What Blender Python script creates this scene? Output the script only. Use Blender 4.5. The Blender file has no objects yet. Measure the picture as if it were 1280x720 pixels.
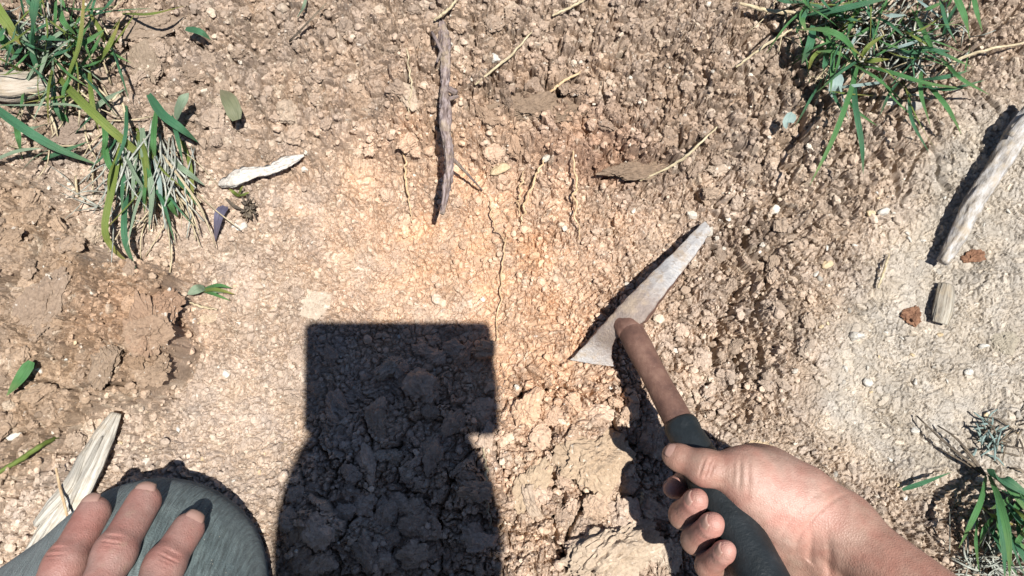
import bpy, math, random
import numpy as np
from mathutils import Vector, Matrix

# ------------------------------------------------------------------ camera, sky, sun, exposure
SC = bpy.context.scene
COL = SC.collection
TILT = math.radians(12.0)          # camera looks almost straight down
FPX = 949.0                        # focal length in photo pixels (1280 wide)
CAM = np.array([0.0, -0.132, 0.622])
cam_d = bpy.data.cameras.new('camera'); cam = bpy.data.objects.new('camera', cam_d); COL.objects.link(cam)
cam_d.sensor_width = 36.0; cam_d.lens = FPX / 1280 * 36.0
cam_d.clip_start = 0.02; cam_d.clip_end = 300
cam.location = CAM; cam.rotation_euler = (TILT, 0, 0)
SC.camera = cam
SUN_D = np.array([-0.142, 0.0884, -0.622]); SUN_D /= np.linalg.norm(SUN_D)   # travel direction of sunlight
w = bpy.data.worlds.new('World'); SC.world = w; w.use_nodes = True
nt = w.node_tree; sky = nt.nodes.new('ShaderNodeTexSky'); sky.sky_type = 'NISHITA'; sky.sun_disc = False
elev = math.asin(-SUN_D[2]); sky.sun_elevation = elev
sky.sun_rotation = math.atan2(-SUN_D[0], -SUN_D[1])
sky.altitude = 1800; sky.air_density = 0.6; sky.dust_density = 0.2; sky.ozone_density = 1.0
bg = nt.nodes['Background']; bg.inputs['Strength'].default_value = 0.078
nt.links.new(sky.outputs[0], bg.inputs[0])
sun_l = bpy.data.lights.new('sun', 'SUN'); sun = bpy.data.objects.new('sun', sun_l); COL.objects.link(sun)
sun_l.energy = 5.0; sun_l.angle = math.radians(0.53); sun_l.color = (1.0, 0.97, 0.935)
sun.location = (1, -1, 4)
sun.rotation_euler = Vector(SUN_D.tolist()).to_track_quat('-Z', 'Y').to_euler()
vs = SC.view_settings; vs.view_transform = 'Standard'; vs.look = 'None'; vs.exposure = 0.88; vs.gamma = 1.0
vs.use_curve_mapping = False

random.seed(7); RNG = np.random.default_rng(11)
CT, ST = math.cos(TILT), math.sin(TILT)

# ------------------------------------------------------------------ helpers: projection
def ray(px, py):
    a = (px - 640) / FPX; b = -(py - 360) / FPX
    return np.array([a, b * CT + ST, b * ST - CT])
def P(px, py, z=0.0):                      # world point under photo pixel at height z
    d = ray(px, py); s = (CAM[2] - z) / -d[2]
    return CAM + d * s
def proj(p):
    r = np.asarray(p, float) - CAM
    dep = r[..., 1] * ST - r[..., 2] * CT; up = r[..., 1] * CT + r[..., 2] * ST
    return 640 + FPX * r[..., 0] / dep, 360 - FPX * up / dep

# ------------------------------------------------------------------ helpers: noise
def hsh(ix, iy, seed):
    h = (ix.astype(np.int64) * 374761393 + iy.astype(np.int64) * 668265263 + seed * 1442695041) & 0xffffffff
    h = ((h ^ (h >> 13)) * 1274126177) & 0xffffffff
    h = ((h ^ (h >> 16)) * 2246822519) & 0xffffffff
    h = h ^ (h >> 15)
    return (h & 0xffffff).astype(np.float32) / 16777216.0
def perlin(x, y, seed=0):
    ix = np.floor(x); iy = np.floor(y); fx = (x - ix); fy = (y - iy)
    ux = fx * fx * fx * (fx * (fx * 6 - 15) + 10); uy = fy * fy * fy * (fy * (fy * 6 - 15) + 10)
    def g(dx, dy):
        a = hsh(ix + dx, iy + dy, seed) * 6.2831853
        return np.cos(a) * (fx - dx) + np.sin(a) * (fy - dy)
    a = g(0, 0); b = g(1, 0); c = g(0, 1); d = g(1, 1)
    return ((a + (b - a) * ux) + ((c + (d - c) * ux) - (a + (b - a) * ux)) * uy) * 1.4
def fbm(x, y, scale, octs=4, seed=0, gain=0.5):
    out = 0; amp = 1; f = 1 / scale; tot = 0
    for i in range(octs):
        out = out + amp * perlin(x * f, y * f, seed + i * 17); tot += amp; amp *= gain; f *= 2.03
    return out / tot
def worley(x, y, s, seed=0):
    gx = x / s; gy = y / s; ix = np.floor(gx); iy = np.floor(gy)
    f1 = np.full(x.shape, 9., np.float32); f2 = f1.copy()
    bx = np.zeros_like(f1); by = np.zeros_like(f1); cx = np.zeros_like(f1); cy = np.zeros_like(f1)
    for dx in (-1, 0, 1):
        for dy in (-1, 0, 1):
            jx = ix + dx; jy = iy + dy
            ox = jx + hsh(jx, jy, seed) - gx; oy = jy + hsh(jx, jy, seed + 5) - gy
            d = np.sqrt(ox * ox + oy * oy)
            n = d < f1
            f2 = np.where(n, f1, np.minimum(f2, d)); f1 = np.where(n, d, f1)
            bx = np.where(n, -ox, bx); by = np.where(n, -oy, by); cx = np.where(n, jx, cx); cy = np.where(n, jy, cy)
    return f1, f2, bx, by, hsh(cx, cy, seed + 9), hsh(cx, cy, seed + 13), hsh(cx, cy, seed + 21), hsh(cx, cy, seed + 33)
def sstep(a, b, x):
    t = np.clip((x - a) / (b - a), 0, 1); return t * t * (3 - 2 * t)
def poly_sd(u, v, pts):                    # signed distance to a polygon, negative inside
    d = np.full(u.shape, 1e9); s = np.ones(u.shape); n = len(pts)
    for i in range(n):
        ax, ay = pts[i]; bx, by = pts[i - 1]
        ex, ey = bx - ax, by - ay; wx, wy = u - ax, v - ay
        t = np.clip((wx * ex + wy * ey) / (ex * ex + ey * ey), 0, 1)
        d = np.minimum(d, (wx - ex * t) ** 2 + (wy - ey * t) ** 2)
        c1 = v >= ay; c2 = v < by; c3 = ex * wy > ey * wx
        s = np.where((c1 & c2 & c3) | (~c1 & ~c2 & ~c3), -s, s)
    return np.sqrt(d) * s
def blob(u, v, cx, cy, rx, ry, rot=0.0):
    c, s = math.cos(rot), math.sin(rot); dx = u - cx; dy = v - cy
    return np.exp(-(((dx * c + dy * s) / rx) ** 2 + ((-dx * s + dy * c) / ry) ** 2))

# ------------------------------------------------------------------ helpers: objects
def put(o, parent=None, label=None, cat=None, group=None, kind=None):
    COL.objects.link(o)
    if parent is not None: o.parent = parent
    if label: o['label'] = label
    if cat: o['category'] = cat
    if group: o['group'] = group
    if kind: o['kind'] = kind
    return o
def fast_mesh(name, V, Fq, mat=None, smooth=True, uv=None, col=None):
    V = np.ascontiguousarray(V, np.float32); Fq = np.ascontiguousarray(Fq, np.int32)
    k = Fq.shape[1]; me = bpy.data.meshes.new(name)
    me.vertices.add(len(V)); me.vertices.foreach_set('co', V.ravel())
    me.loops.add(Fq.size); me.loops.foreach_set('vertex_index', Fq.ravel())
    me.polygons.add(len(Fq)); me.polygons.foreach_set('loop_start', np.arange(0, Fq.size, k, dtype=np.int32))
    me.polygons.foreach_set('use_smooth', np.full(len(Fq), smooth, bool))
    me.update(calc_edges=True)
    if uv is not None:
        L = me.uv_layers.new(name='UVMap'); L.data.foreach_set('uv', np.ascontiguousarray(uv[Fq.ravel()], np.float32).ravel())
    if col is not None:
        A = me.color_attributes.new('soil', 'FLOAT_COLOR', 'POINT')
        c4 = np.ones((len(V), 4), np.float32); c4[:, :3] = col; A.data.foreach_set('color', c4.ravel())
    if mat: me.materials.append(mat)
    return me
def mesh_obj(name, V, F, mat, parent=None, uv=None, col=None, smooth=True, base=True, **kw):
    V = np.asarray(V, np.float32)
    org = np.zeros(3, np.float32)
    if parent is None and base:
        org = np.array([V[:, 0].mean(), V[:, 1].mean(), V[:, 2].min()], np.float32)
    me = fast_mesh(name, V - org, F, mat, smooth, uv, col)
    o = bpy.data.objects.new(name, me); o.location = org
    return put(o, parent, **kw)
def empty(name, loc, **kw):
    o = bpy.data.objects.new(name, None); o.location = loc; o.empty_display_size = 0.02
    return put(o, None, **kw)
def child_at(o, e):                        # parent keeping world coordinates when e has no rotation
    o.parent = e; o.location = Vector(o.location) - Vector(e.location); return o
def spline(pts, n):
    pts = np.asarray(pts, float); m = len(pts)
    if m == 2: 
        t = np.linspace(0, 1, n)[:, None]; return pts[0] + (pts[1] - pts[0]) * t
    ext = np.vstack([2 * pts[0] - pts[1], pts, 2 * pts[-1] - pts[-2]])
    T = np.linspace(0, m - 1 - 1e-6, n); out = []
    for t in T:
        i = int(t); f = t - i; p0, p1, p2, p3 = ext[i:i + 4]
        out.append(0.5 * ((2 * p1) + (-p0 + p2) * f + (2 * p0 - 5 * p1 + 4 * p2 - p3) * f * f + (-p0 + 3 * p1 - 3 * p2 + p3) * f ** 3))
    return np.array(out)
def frames(pth):
    t = np.gradient(pth, axis=0); t /= np.linalg.norm(t, axis=1)[:, None] + 1e-12
    up = np.array([0, 0, 1.0]); s = np.cross(t, up); ln = np.linalg.norm(s, axis=1)[:, None]
    s = np.where(ln < 1e-3, np.array([1.0, 0, 0]), s / (ln + 1e-9)); n = np.cross(s, t)
    return t, s, n
def tube(pts, radii, nring=12, nseg=24, rough=0.0, fl=1.0, seed=0, spl=True, profile=None):
    pth = spline(pts, nseg) if spl else np.asarray(pts, float)
    nseg = len(pth); r = np.interp(np.linspace(0, 1, nseg), np.linspace(0, 1, len(radii)), radii)
    t, s, n = frames(pth); V = []; UV = []; rg = np.random.default_rng(seed)
    ph = rg.uniform(0, 50)
    ang = np.arange(nring) / nring * 2 * np.pi
    L = np.concatenate([[0], np.cumsum(np.linalg.norm(np.diff(pth, axis=0), axis=1))])
    for i in range(nseg):
        k = np.ones(nring)
        if profile is not None: k = profile(ang, i / (nseg - 1))
        if rough:
            k = k * (1 + rough * perlin(np.cos(ang) * 1.6 + ph, np.sin(ang) * 1.6 + L[i] / max(r.mean(), 1e-4) * 0.35 + ph, seed)
                     + rough * 0.6 * perlin(np.cos(ang) * 4 + ph, np.sin(ang) * 4 + L[i] / max(r.mean(), 1e-4) * 0.8, seed + 3))
        V.append(pth[i] + (np.cos(ang) * r[i] * k)[:, None] * s[i] + (np.sin(ang) * r[i] * k * fl)[:, None] * n[i])
        UV.append(np.stack([ang / (2 * np.pi), np.full(nring, L[i])], 1))
    V = np.concatenate(V); UV = np.concatenate(UV); F = []
    for i in range(nseg - 1):
        for j in range(nring):
            a = i * nring + j; b = i * nring + (j + 1) % nring
            F.append((a, b, b + nring, a + nring))
    c0 = len(V); V = np.vstack([V, pth[0], pth[-1]]); UV = np.vstack([UV, [0.5, 0], [0.5, L[-1]]])
    for j in range(nring):
        F.append((c0, (j + 1) % nring, j, j)); q = (nseg - 1) * nring
        F.append((c0 + 1, q + j, q + (j + 1) % nring, q + (j + 1) % nring))
    return V, F, UV
def to_mesh(name, V, F, mat, uv=None, smooth=True, col=None):     # general polygons (drops doubled corners)
    F2 = [tuple(dict.fromkeys(f)) for f in F]
    me = bpy.data.meshes.new(name); me.from_pydata([tuple(map(float, v)) for v in V], [], F2)
    me.polygons.foreach_set('use_smooth', np.full(len(me.polygons), smooth, bool))
    if uv is not None:
        Lr = me.uv_layers.new(name='UVMap'); idx = np.zeros(len(me.loops), np.int32); me.loops.foreach_get('vertex_index', idx)
        Lr.data.foreach_set('uv', np.asarray(uv, np.float32)[idx].ravel())
    if mat: me.materials.append(mat)
    me.update(); return me
def gen_obj(name, V, F, mat, parent=None, uv=None, smooth=True, **kw):
    V = np.asarray(V, float); org = np.zeros(3)
    if parent is None: org = np.array([V[:, 0].mean(), V[:, 1].mean(), V[:, 2].min()])
    elif parent.type == 'EMPTY': org = np.array(parent.location)
    me = to_mesh(name, V - org, F, mat, uv, smooth)
    o = bpy.data.objects.new(name, me)
    if parent is None: o.location = org
    return put(o, parent, **kw)

# ------------------------------------------------------------------ helpers: materials
def new_mat(name, rough=0.9, spec=0.2):
    m = bpy.data.materials.new(name); m.use_nodes = True; n = m.node_tree
    b = n.nodes['Principled BSDF']; b.inputs['Roughness'].default_value = rough
    b.inputs['Specular IOR Level'].default_value = spec
    return m, n, b
def N(n, t, **kw):
    x = n.nodes.new(t)
    for k, v in kw.items():
        if k in x.inputs: x.inputs[k].default_value = v
        else: setattr(x, k, v)
    return x
def noise(n, vec, scale, detail=4, rough=0.6):
    x = N(n, 'ShaderNodeTexNoise'); x.inputs['Scale'].default_value = scale; x.inputs['Detail'].default_value = detail
    x.inputs['Roughness'].default_value = rough
    if vec is not None: n.links.new(vec, x.inputs['Vector'])
    return x.outputs['Fac']
def ramp(n, fac, stops):
    r = N(n, 'ShaderNodeValToRGB'); e = r.color_ramp.elements
    while len(e) < len(stops): e.new(0.5)
    for k, (p, c) in zip(e, stops): k.position = p; k.color = (*c, 1) if len(c) == 3 else c
    n.links.new(fac, r.inputs[0]); return r.outputs['Color']
def mix(n, fac, a, b, mode='MIX'):
    m = N(n, 'ShaderNodeMix', data_type='RGBA', blend_type=mode)
    for sock, val in ((m.inputs[0], fac), (m.inputs[6], a), (m.inputs[7], b)):
        if hasattr(val, 'is_linked') or isinstance(val, bpy.types.NodeSocket): n.links.new(val, sock)
        elif isinstance(val, (int, float)): sock.default_value = val
        else: sock.default_value = (*val, 1)
    return m.outputs[2]
def bump(n, b, h, dist, strength=1.0):
    x = N(n, 'ShaderNodeBump'); x.inputs['Distance'].default_value = dist; x.inputs['Strength'].default_value = strength
    n.links.new(h, x.inputs['Height']); n.links.new(x.outputs[0], b.inputs['Normal']); return x
def coords(n, kind='Object'):
    return N(n, 'ShaderNodeTexCoord').outputs[kind]
def mapped(n, vec, scale):
    m = N(n, 'ShaderNodeMapping'); m.inputs['Scale'].default_value = scale; n.links.new(vec, m.inputs['Vector']); return m.outputs[0]

def soil_mat(name, source):
    m, n, b = new_mat(name, 0.95, 0.12)
    if source == 'attr': base = N(n, 'ShaderNodeAttribute', attribute_name='soil').outputs['Color']
    else: base = N(n, 'ShaderNodeObjectInfo').outputs['Color']
    pos = N(n, 'ShaderNodeNewGeometry').outputs['Position']
    fine = noise(n, pos, 420, 5, 0.7)
    v = ramp(n, fine, [(0.3, (0.72, 0.70, 0.68)), (0.5, (1, 1, 1)), (0.72, (1.28, 1.27, 1.25))])
    c = mix(n, 1.0, base, v, 'MULTIPLY')
    md = noise(n, pos, 34, 5, 0.65); c = mix(n, 1.0, c, ramp(n, md, [(0.3, (0.88, 0.87, 0.86)), (0.7, (1.10, 1.10, 1.10))]), 'MULTIPLY')
    sp = noise(n, pos, 210, 2, 0.5)                # scattered pale grit grains
    gr = ramp(n, sp, [(0.68, (0, 0, 0)), (0.72, (1, 1, 1))])
    c = mix(n, gr, c, mix(n, 0.5, base, (0.62, 0.58, 0.50)))
    n.links.new(c, b.inputs['Base Color'])
    bump(n, b, noise(n, pos, 650, 6, 0.75), 0.0014, 0.85)
    return m
M_SOIL = soil_mat('soil', 'attr'); M_CLOD = soil_mat('soil_clod', 'obj')
def stone_mat(name, ca, cb, rough=0.7):
    m, n, b = new_mat(name, rough, 0.3); pos = N(n, 'ShaderNodeNewGeometry').outputs['Position']
    c = ramp(n, noise(n, pos, 260, 6, 0.7), [(0.3, ca), (0.7, cb)]); n.links.new(c, b.inputs['Base Color'])
    bump(n, b, noise(n, pos, 500, 5, 0.7), 0.0014); return m
M_WHITE = stone_mat('white_stone', (0.36, 0.33, 0.27), (0.60, 0.575, 0.52))
M_GREY = stone_mat('grey_stone', (0.20, 0.18, 0.15), (0.36, 0.33, 0.28))
M_DAMP = stone_mat('dark_damp_clod', (0.125, 0.088, 0.060), (0.26, 0.185, 0.125), 0.85)
M_TAN = stone_mat('tan_stone', (0.40, 0.30, 0.17), (0.58, 0.46, 0.30))
M_BROWN = stone_mat('brown_fragment', (0.10, 0.045, 0.025), (0.26, 0.14, 0.08), 0.8)
def wood_mat(name, ca, cb, cc, us=26, vs_=45):
    m, n, b = new_mat(name, 0.85, 0.2); uv = mapped(n, coords(n, 'UV'), (us, vs_, 1))
    f = noise(n, uv, 1.0, 6, 0.7); c = ramp(n, f, [(0.34, ca), (0.48, cb), (0.64, cc)])
    pos = coords(n); d = noise(n, pos, 90, 4, 0.6)
    c = mix(n, ramp(n, d, [(0.5, (0, 0, 0)), (0.7, (0.6, 0.6, 0.6))]), c, (0.34, 0.27, 0.18))   # soil stuck on
    n.links.new(c, b.inputs['Base Color']); bump(n, b, f, 0.0022, 0.9); return m
M_WOOD = wood_mat('weathered_wood', (0.11, 0.095, 0.075), (0.42, 0.385, 0.32), (0.58, 0.55, 0.48), 34, 24)
M_STICK = wood_mat('grey_stick', (0.13, 0.115, 0.10), (0.31, 0.285, 0.25), (0.46, 0.45, 0.44), 9, 60)
M_ROOT = wood_mat('grey_root', (0.060, 0.042, 0.036), (0.18, 0.135, 0.12), (0.36, 0.30, 0.285), 12, 90)
M_STRAW = wood_mat('pale_straw', (0.30, 0.23, 0.13), (0.46, 0.38, 0.24), (0.60, 0.52, 0.36), 4, 90)
M_DRYST = wood_mat('dry_grey_grass', (0.16, 0.18, 0.14), (0.33, 0.34, 0.29), (0.50, 0.52, 0.46), 3, 90)
M_RTHIN = wood_mat('thin_orange_root', (0.34, 0.22, 0.12), (0.56, 0.39, 0.22), (0.70, 0.54, 0.35), 3, 90)
M_DARKT = wood_mat('dark_stalk_and_shadow', (0.04, 0.032, 0.025), (0.10, 0.08, 0.06), (0.2, 0.16, 0.12), 3, 90)  # for dry stalks, and for dark strands that stand in for shadows
def leaf_mat(name, ca, cb, tip, rough=0.5):
    m, n, b = new_mat(name, rough, 0.35); uv = coords(n, 'UV')
    f = noise(n, mapped(n, uv, (14, 3, 1)), 1.0, 4, 0.6); c = ramp(n, f, [(0.3, ca), (0.7, cb)])
    s = N(n, 'ShaderNodeSeparateXYZ'); n.links.new(uv, s.inputs[0])
    t = ramp(n, s.outputs['Y'], [(0.55, (0, 0, 0)), (1.0, (1, 1, 1))])
    t2 = mix(n, 1.0, t, ramp(n, noise(n, coords(n), 60, 3), [(0.35, (0.1, 0.1, 0.1)), (0.65, (1, 1, 1))]), 'MULTIPLY')
    c = mix(n, t2, c, tip); n.links.new(c, b.inputs['Base Color'])
    tr = N(n, 'ShaderNodeBsdfTranslucent'); n.links.new(c, tr.inputs['Color'])
    ms = N(n, 'ShaderNodeMixShader'); ms.inputs[0].default_value = 0.28
    n.links.new(b.outputs[0], ms.inputs[1]); n.links.new(tr.outputs[0], ms.inputs[2])
    n.links.new(ms.outputs[0], n.nodes['Material Output'].inputs['Surface'])
    bump(n, b, noise(n, mapped(n, uv, (40, 1, 1)), 1.0, 2), 0.0006); return m
M_GREEN = leaf_mat('green_grass', (0.048, 0.150, 0.042), (0.095, 0.230, 0.080), (0.20, 0.25, 0.09))
M_TEAL = leaf_mat('blue_green_grass', (0.036, 0.120, 0.058), (0.072, 0.195, 0.098), (0.15, 0.22, 0.11))
M_YEL = leaf_mat('yellowing_grass', (0.11, 0.17, 0.035), (0.20, 0.24, 0.055), (0.36, 0.26, 0.09))
M_PALE = leaf_mat('pale_green_leaf', (0.17, 0.24, 0.15), (0.28, 0.36, 0.24), (0.30, 0.36, 0.26))
M_DULL = leaf_mat('dull_olive_leaf', (0.12, 0.14, 0.075), (0.22, 0.22, 0.13), (0.26, 0.22, 0.14))
M_BLUE = leaf_mat('bluish_leaf', (0.22, 0.32, 0.29), (0.36, 0.45, 0.41), (0.40, 0.46, 0.42))
M_PURP = leaf_mat('purple_grey_leaf', (0.07, 0.065, 0.10), (0.16, 0.15, 0.21), (0.12, 0.09, 0.09))
M_DEAD = leaf_mat('dead_brown_leaf', (0.09, 0.04, 0.02), (0.22, 0.11, 0.06), (0.18, 0.08, 0.05))

# ------------------------------------------------------------------ ground sheet
def axis(lo, hi, step, far, ratio=1.15):
    core = np.arange(lo, hi + step / 2, step); out = [hi]; s = step; right = []
    x = core[-1]
    while x < far: s *= ratio; x += s; right.append(x)
    left = []; x = core[0]; s = step
    while x > -far: s *= ratio; x -= s; left.append(x)
    return np.array(left[::-1] + list(core) + right)
GX = axis(-0.475, 0.475, 0.00092, 45.0); GY = axis(-0.265, 0.335, 0.00092, 45.0)
X, Y = np.meshgrid(GX, GY); X = X.astype(np.float64); Y = Y.astype(np.float64)
U, W_ = proj(np.stack([X, Y, np.zeros_like(X)], -1))
inner = (np.abs(X) < 0.8) & (np.abs(Y) < 0.8)
# pixel-like plan coordinates (only used to lay the relief out in plan)
U = 640 + (X / 0.00067); W_ = 360 - Y / 0.00067 * 1.0
Ur, Wr = proj(np.stack([np.clip(X, -0.9, 0.9), np.clip(Y, -0.5, 0.9), np.zeros_like(X)], -1)); U, W_ = Ur, Wr
wx = fbm(X, Y, 0.03, 3, 3) * 0.010; wy = fbm(X, Y, 0.03, 3, 8) * 0.010
sx = fbm(X, Y, 0.007, 3, 23) * 0.0032; sy = fbm(X, Y, 0.007, 3, 28) * 0.0032
Uw = U + fbm(X, Y, 0.045, 4, 31) * 26; Ww = W_ + fbm(X, Y, 0.045, 4, 37) * 26
fall = np.exp(-np.maximum(0, np.hypot(X, Y) - 0.6) / 1.2)
DO = np.maximum(np.maximum(np.abs(X) - 0.475, 0), np.maximum(np.maximum(Y - 0.335, -0.265 - Y), 0))   # distance outside the finely modelled patch
hf = np.exp(-(DO / 0.02) ** 2); mf = np.exp(-(DO / 0.07) ** 2); lf_ = np.exp(-(DO / 0.20) ** 2)
# regions
mound_sd = poly_sd(Uw, Ww, [(-400, 150), (60, 235), (150, 335), (232, 350), (246, 395), (240, 440), (205, 498), (140, 512), (60, 590), (-100, 660), (-400, 700)])
mound = sstep(12, -12, mound_sd + fbm(X, Y, 0.012, 3, 83) * 16); mound_in = sstep(10, -160, mound_sd); edge_m = np.exp(-((mound_sd - 4) / 26) ** 2)
topr = sstep(235, 120, Ww + 0.10 * (Uw - 640) * np.where(Uw > 640, -1, 1) * 0.6)
lowc = sstep(20, -40, poly_sd(Uw, Ww, [(620, 445), (720, 455), (800, 470), (880, 560), (890, 760), (600, 780), (330, 780), (360, 600), (395, 520), (600, 500)]))
rough_r = np.clip(blob(Uw, Ww, 930, 370, 75, 150, 0.35) * 1.2 + blob(Uw, Ww, 850, 170, 190, 70) + blob(Uw, Ww, 990, 200, 60, 80), 0, 1)
packed = sstep(40, -70, poly_sd(Uw, Ww, [(1060, 330), (1180, 120), (1700, 60), (1700, 620), (1150, 640), (985, 560), (1000, 430)]))
smooth_c = np.clip(sstep(60, -40, poly_sd(Uw, Ww, [(270, 230), (450, 260), (640, 260), (700, 420), (600, 480), (380, 480), (360, 600), (150, 620), (255, 480)])), 0, 1)
orange = np.clip(blob(Uw, Ww, 590, 295, 190, 155) + 0.85 * blob(U, W_, 680, 460, 110, 100) + 0.4 * blob(U, W_, 640, 640, 150, 110), 0, 1)
Z = fbm(X, Y, 0.22, 4, 41) * 0.010 * fall + fbm(X, Y, 6.0, 3, 44) * 0.25 * (1 - fall)
Z += mound * (0.012 + 0.020 * sstep(60, 200, U)) + mound_in * 0.012 + 0.028 * blob(U, W_, 170, 640, 210, 75) + topr * 0.010 * fall + 0.013 * sstep(12, -10, Ww + fbm(X, Y, 0.02, 3, 85) * 22 - 196) * sstep(330, 440, U) * sstep(1050, 900, U)
Z -= 0.014 * blob(U, W_, 540, 370, 200, 130) + 0.010 * blob(U, W_, 905, 410, 45, 100, 0.25) + 0.012 * blob(U, W_, 835, 585, 45, 80, -0.3)
Z += 0.006 * blob(U, W_, 715, 610, 90, 110) + 0.006 * blob(U, W_, 330, 330, 110, 90)
def clods(s, seed, amp, crack, cw=0.10, tilt=0.6, warp=(wx, wy), pit=0.0):
    f1, f2, bx, by, r1, r2, r3, r4 = worley(X + warp[0], Y + warp[1], s, seed)
    e = f2 - f1
    dome = 0.75 * sstep(0, cw * 1.8, e) + 0.25 * sstep(0, 0.6, e)
    h = amp * (1.25 * r1 * (0.45 + 0.55 * dome) + 0.35 * dome + tilt * ((r2 - 0.5) * bx + (r3 - 0.5) * by) * 2 * sstep(0, 0.2, e))
    h = h - crack * (1 - sstep(0.0, cw, e)) * (0.25 + 0.75 * r4 if np.ndim(r4) else 1)
    if pit: h = h - amp * pit * (r4 < 0.13) * sstep(0.02, 0.15, e)
    return h, r4, e
wide = (wx + sx, wy + sy)
big, rb, eb = clods(0.042, 101, 0.0095, 0.0110, 0.055, 0.55, wide)
m1, rm1, e1 = clods(0.0165, 202, 0.0056, 0.0062, 0.11, 0.7, wide, 0.4)
m2, rm2, e2 = clods(0.0080, 303, 0.0036, 0.0046, 0.15, 0.8, (wx + sx * 0.9, wy + sy * 0.9), 0.8)
m3, rm3, e3 = clods(0.0044, 404, 0.0024, 0.0030, 0.22, 1.0, (wx + sx * 0.5, wy + sy * 0.5), 1.0)
patch = sstep(-0.25, 0.3, fbm(X, Y, 0.06, 3, 71)); patch2 = sstep(-0.2, 0.25, fbm(X, Y, 0.035, 3, 77))
w_big = np.clip(0.75 * mound + 0.85 * lowc + 0.35 * topr * patch + 0.25 * rough_r + 0.6 * blob(U, W_, 200, 60, 110, 80), 0.04, 1) * (1 - 0.8 * packed)
w_m1 = np.clip(0.55 * mound * patch + 0.85 * topr + 1.0 * rough_r + 0.5 * lowc * patch + 0.9 * edge_m + 0.10 + 0.18 * patch2, 0, 1.3) * (1 - 0.75 * packed) * (1 - 0.75 * smooth_c * (1 - 0.5 * patch2))
w_m2 = np.clip(0.55 + 0.45 * patch2 + 0.3 * rough_r, 0, 1) * (1 - 0.78 * packed) * (1 - 0.42 * smooth_c) * (1 - 0.3 * mound)
w_m3 = np.clip(0.45 + 0.6 * patch, 0, 1) * (1 - 0.55 * packed * (0.4 + 0.6 * patch2))
Z = Z + inner * (big * w_big * lf_ + m1 * w_m1 * mf + m2 * w_m2 * hf + m3 * w_m3 * hf + fbm(X, Y, 0.004, 3, 91) * 0.0007 * hf) + (1 - lf_) * (fbm(X, Y, 0.5, 3, 47) * 0.02 * fall + 0.008)
# a few long drying cracks, laid out in plan
def crack(pts, width, depth):
    global Z
    d = np.full(X.shape, 1e9)
    for (ax, ay), (bx, by) in zip(pts[:-1], pts[1:]):
        ex, ey = bx - ax, by - ay; qx, qy = Uw - ax, Ww - ay
        t = np.clip((qx * ex + qy * ey) / (ex * ex + ey * ey), 0, 1)
        d = np.minimum(d, np.hypot(qx - ex * t, qy - ey * t))
    Z = Z - depth * np.exp(-(d / width) ** 4)
for pts, wd, dp in [
    ([(1112, 195), (1120, 250), (1150, 190), (1175, 215), (1185, 235)], 3.0, 0.006),
    ([(690, 640), (700, 690), (715, 720)], 4.5, 0.012), ([(690, 640), (730, 620), (770, 590)], 4.0, 0.010),
    ([(640, 590), (642, 620)], 3.5, 0.008), ([(695, 590), (700, 640)], 5, 0.011), ([(660, 650), (685, 640)], 4, 0.008),
    ([(712, 520), (722, 500), (735, 490)], 3.5, 0.007), ([(655, 470), (650, 500)], 3, 0.006),
    ([(745, 470), (760, 500), (765, 545), (790, 560)], 5.0, 0.010), ([(150, 350), (140, 420), (150, 480)], 3.2, 0.007),
    ([(95, 470), (130, 440), (165, 400)], 3.0, 0.006), ([(895, 305), (918, 345), (905, 400), (898, 445)], 5, 0.012), ([(935, 300), (950, 330), (965, 345)], 5, 0.012), ([(920, 440), (930, 480), (920, 520)], 4, 0.010),
    ([(962, 345), (935, 395), (945, 470)], 5, 0.012), ([(860, 240), (880, 260), (910, 250)], 5, 0.008),
    ([(220, 30), (228, 90), (200, 125)], 6, 0.010), ([(128, 60), (160, 70), (200, 78)], 4.5, 0.009),
    ([(700, 165), (760, 190), (800, 195)], 5, 0.008), ([(232, 380), (242, 410), (250, 440), (238, 468), (214, 494)], 7.5, 0.016), ([(690, 128), (720, 150)], 6, 0.009)]:
    crack(pts, wd, dp)
# soil colours by place (linear albedo); these are the soils themselves, not light
def mixc(c, other, k): return c + (np.array(other) - c) * k[..., None]
C = np.ones(X.shape + (3,)) * np.array([0.425, 0.337, 0.262])
C = mixc(C, (0.318, 0.243, 0.183), np.clip(topr * 0.85 + 0.35 * rough_r, 0, 1))
C = mixc(C, (0.285, 0.203, 0.136), np.clip(mound * 0.85, 0, 1))
C = mixc(C, (0.330, 0.205, 0.125), 0.7 * blob(U, W_, 190, 400, 70, 60))
C = mixc(C, (0.535, 0.348, 0.222), np.clip(orange * 1.25 * (0.62 + 0.75 * fbm(X, Y, 0.035, 5, 63, 0.65)) + 0.22 * (rm1 - 0.5) * orange, 0, 0.95))
C = mixc(C, (0.350, 0.315, 0.262), packed * 0.9)
C = mixc(C, (0.335, 0.262, 0.198), sstep(880, 1000, Uw) * (1 - packed) * 0.6)
C = mixc(C, (0.150, 0.100, 0.068), 0.95 * blob(Uw, Ww, 665, 132, 48, 20) + 0.75 * blob(Uw, Ww, 800, 212, 60, 20) + 0.5 * blob(Uw, Ww, 930, 300, 40, 16))
C = mixc(C, (0.300, 0.155, 0.095), 0.45 * blob(Uw, Ww, 740, 200, 70, 40))
C = mixc(C, (0.300, 0.228, 0.165), 1 - np.exp(-(DO / 0.25) ** 2))
C = C * (1 + (0.16 * fbm(X, Y, 0.05, 4, 55) + 0.10 * (rm1 - 0.5) + 0.16 * (rm2 - 0.5) * 1.2 + 0.14 * (rm3 - 0.5)) * hf)[..., None]
hue = (fbm(X, Y, 0.03, 3, 59) * hf)[..., None]; C = C * (1 + hue * np.array([0.06, 0.0, -0.09]))
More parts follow.
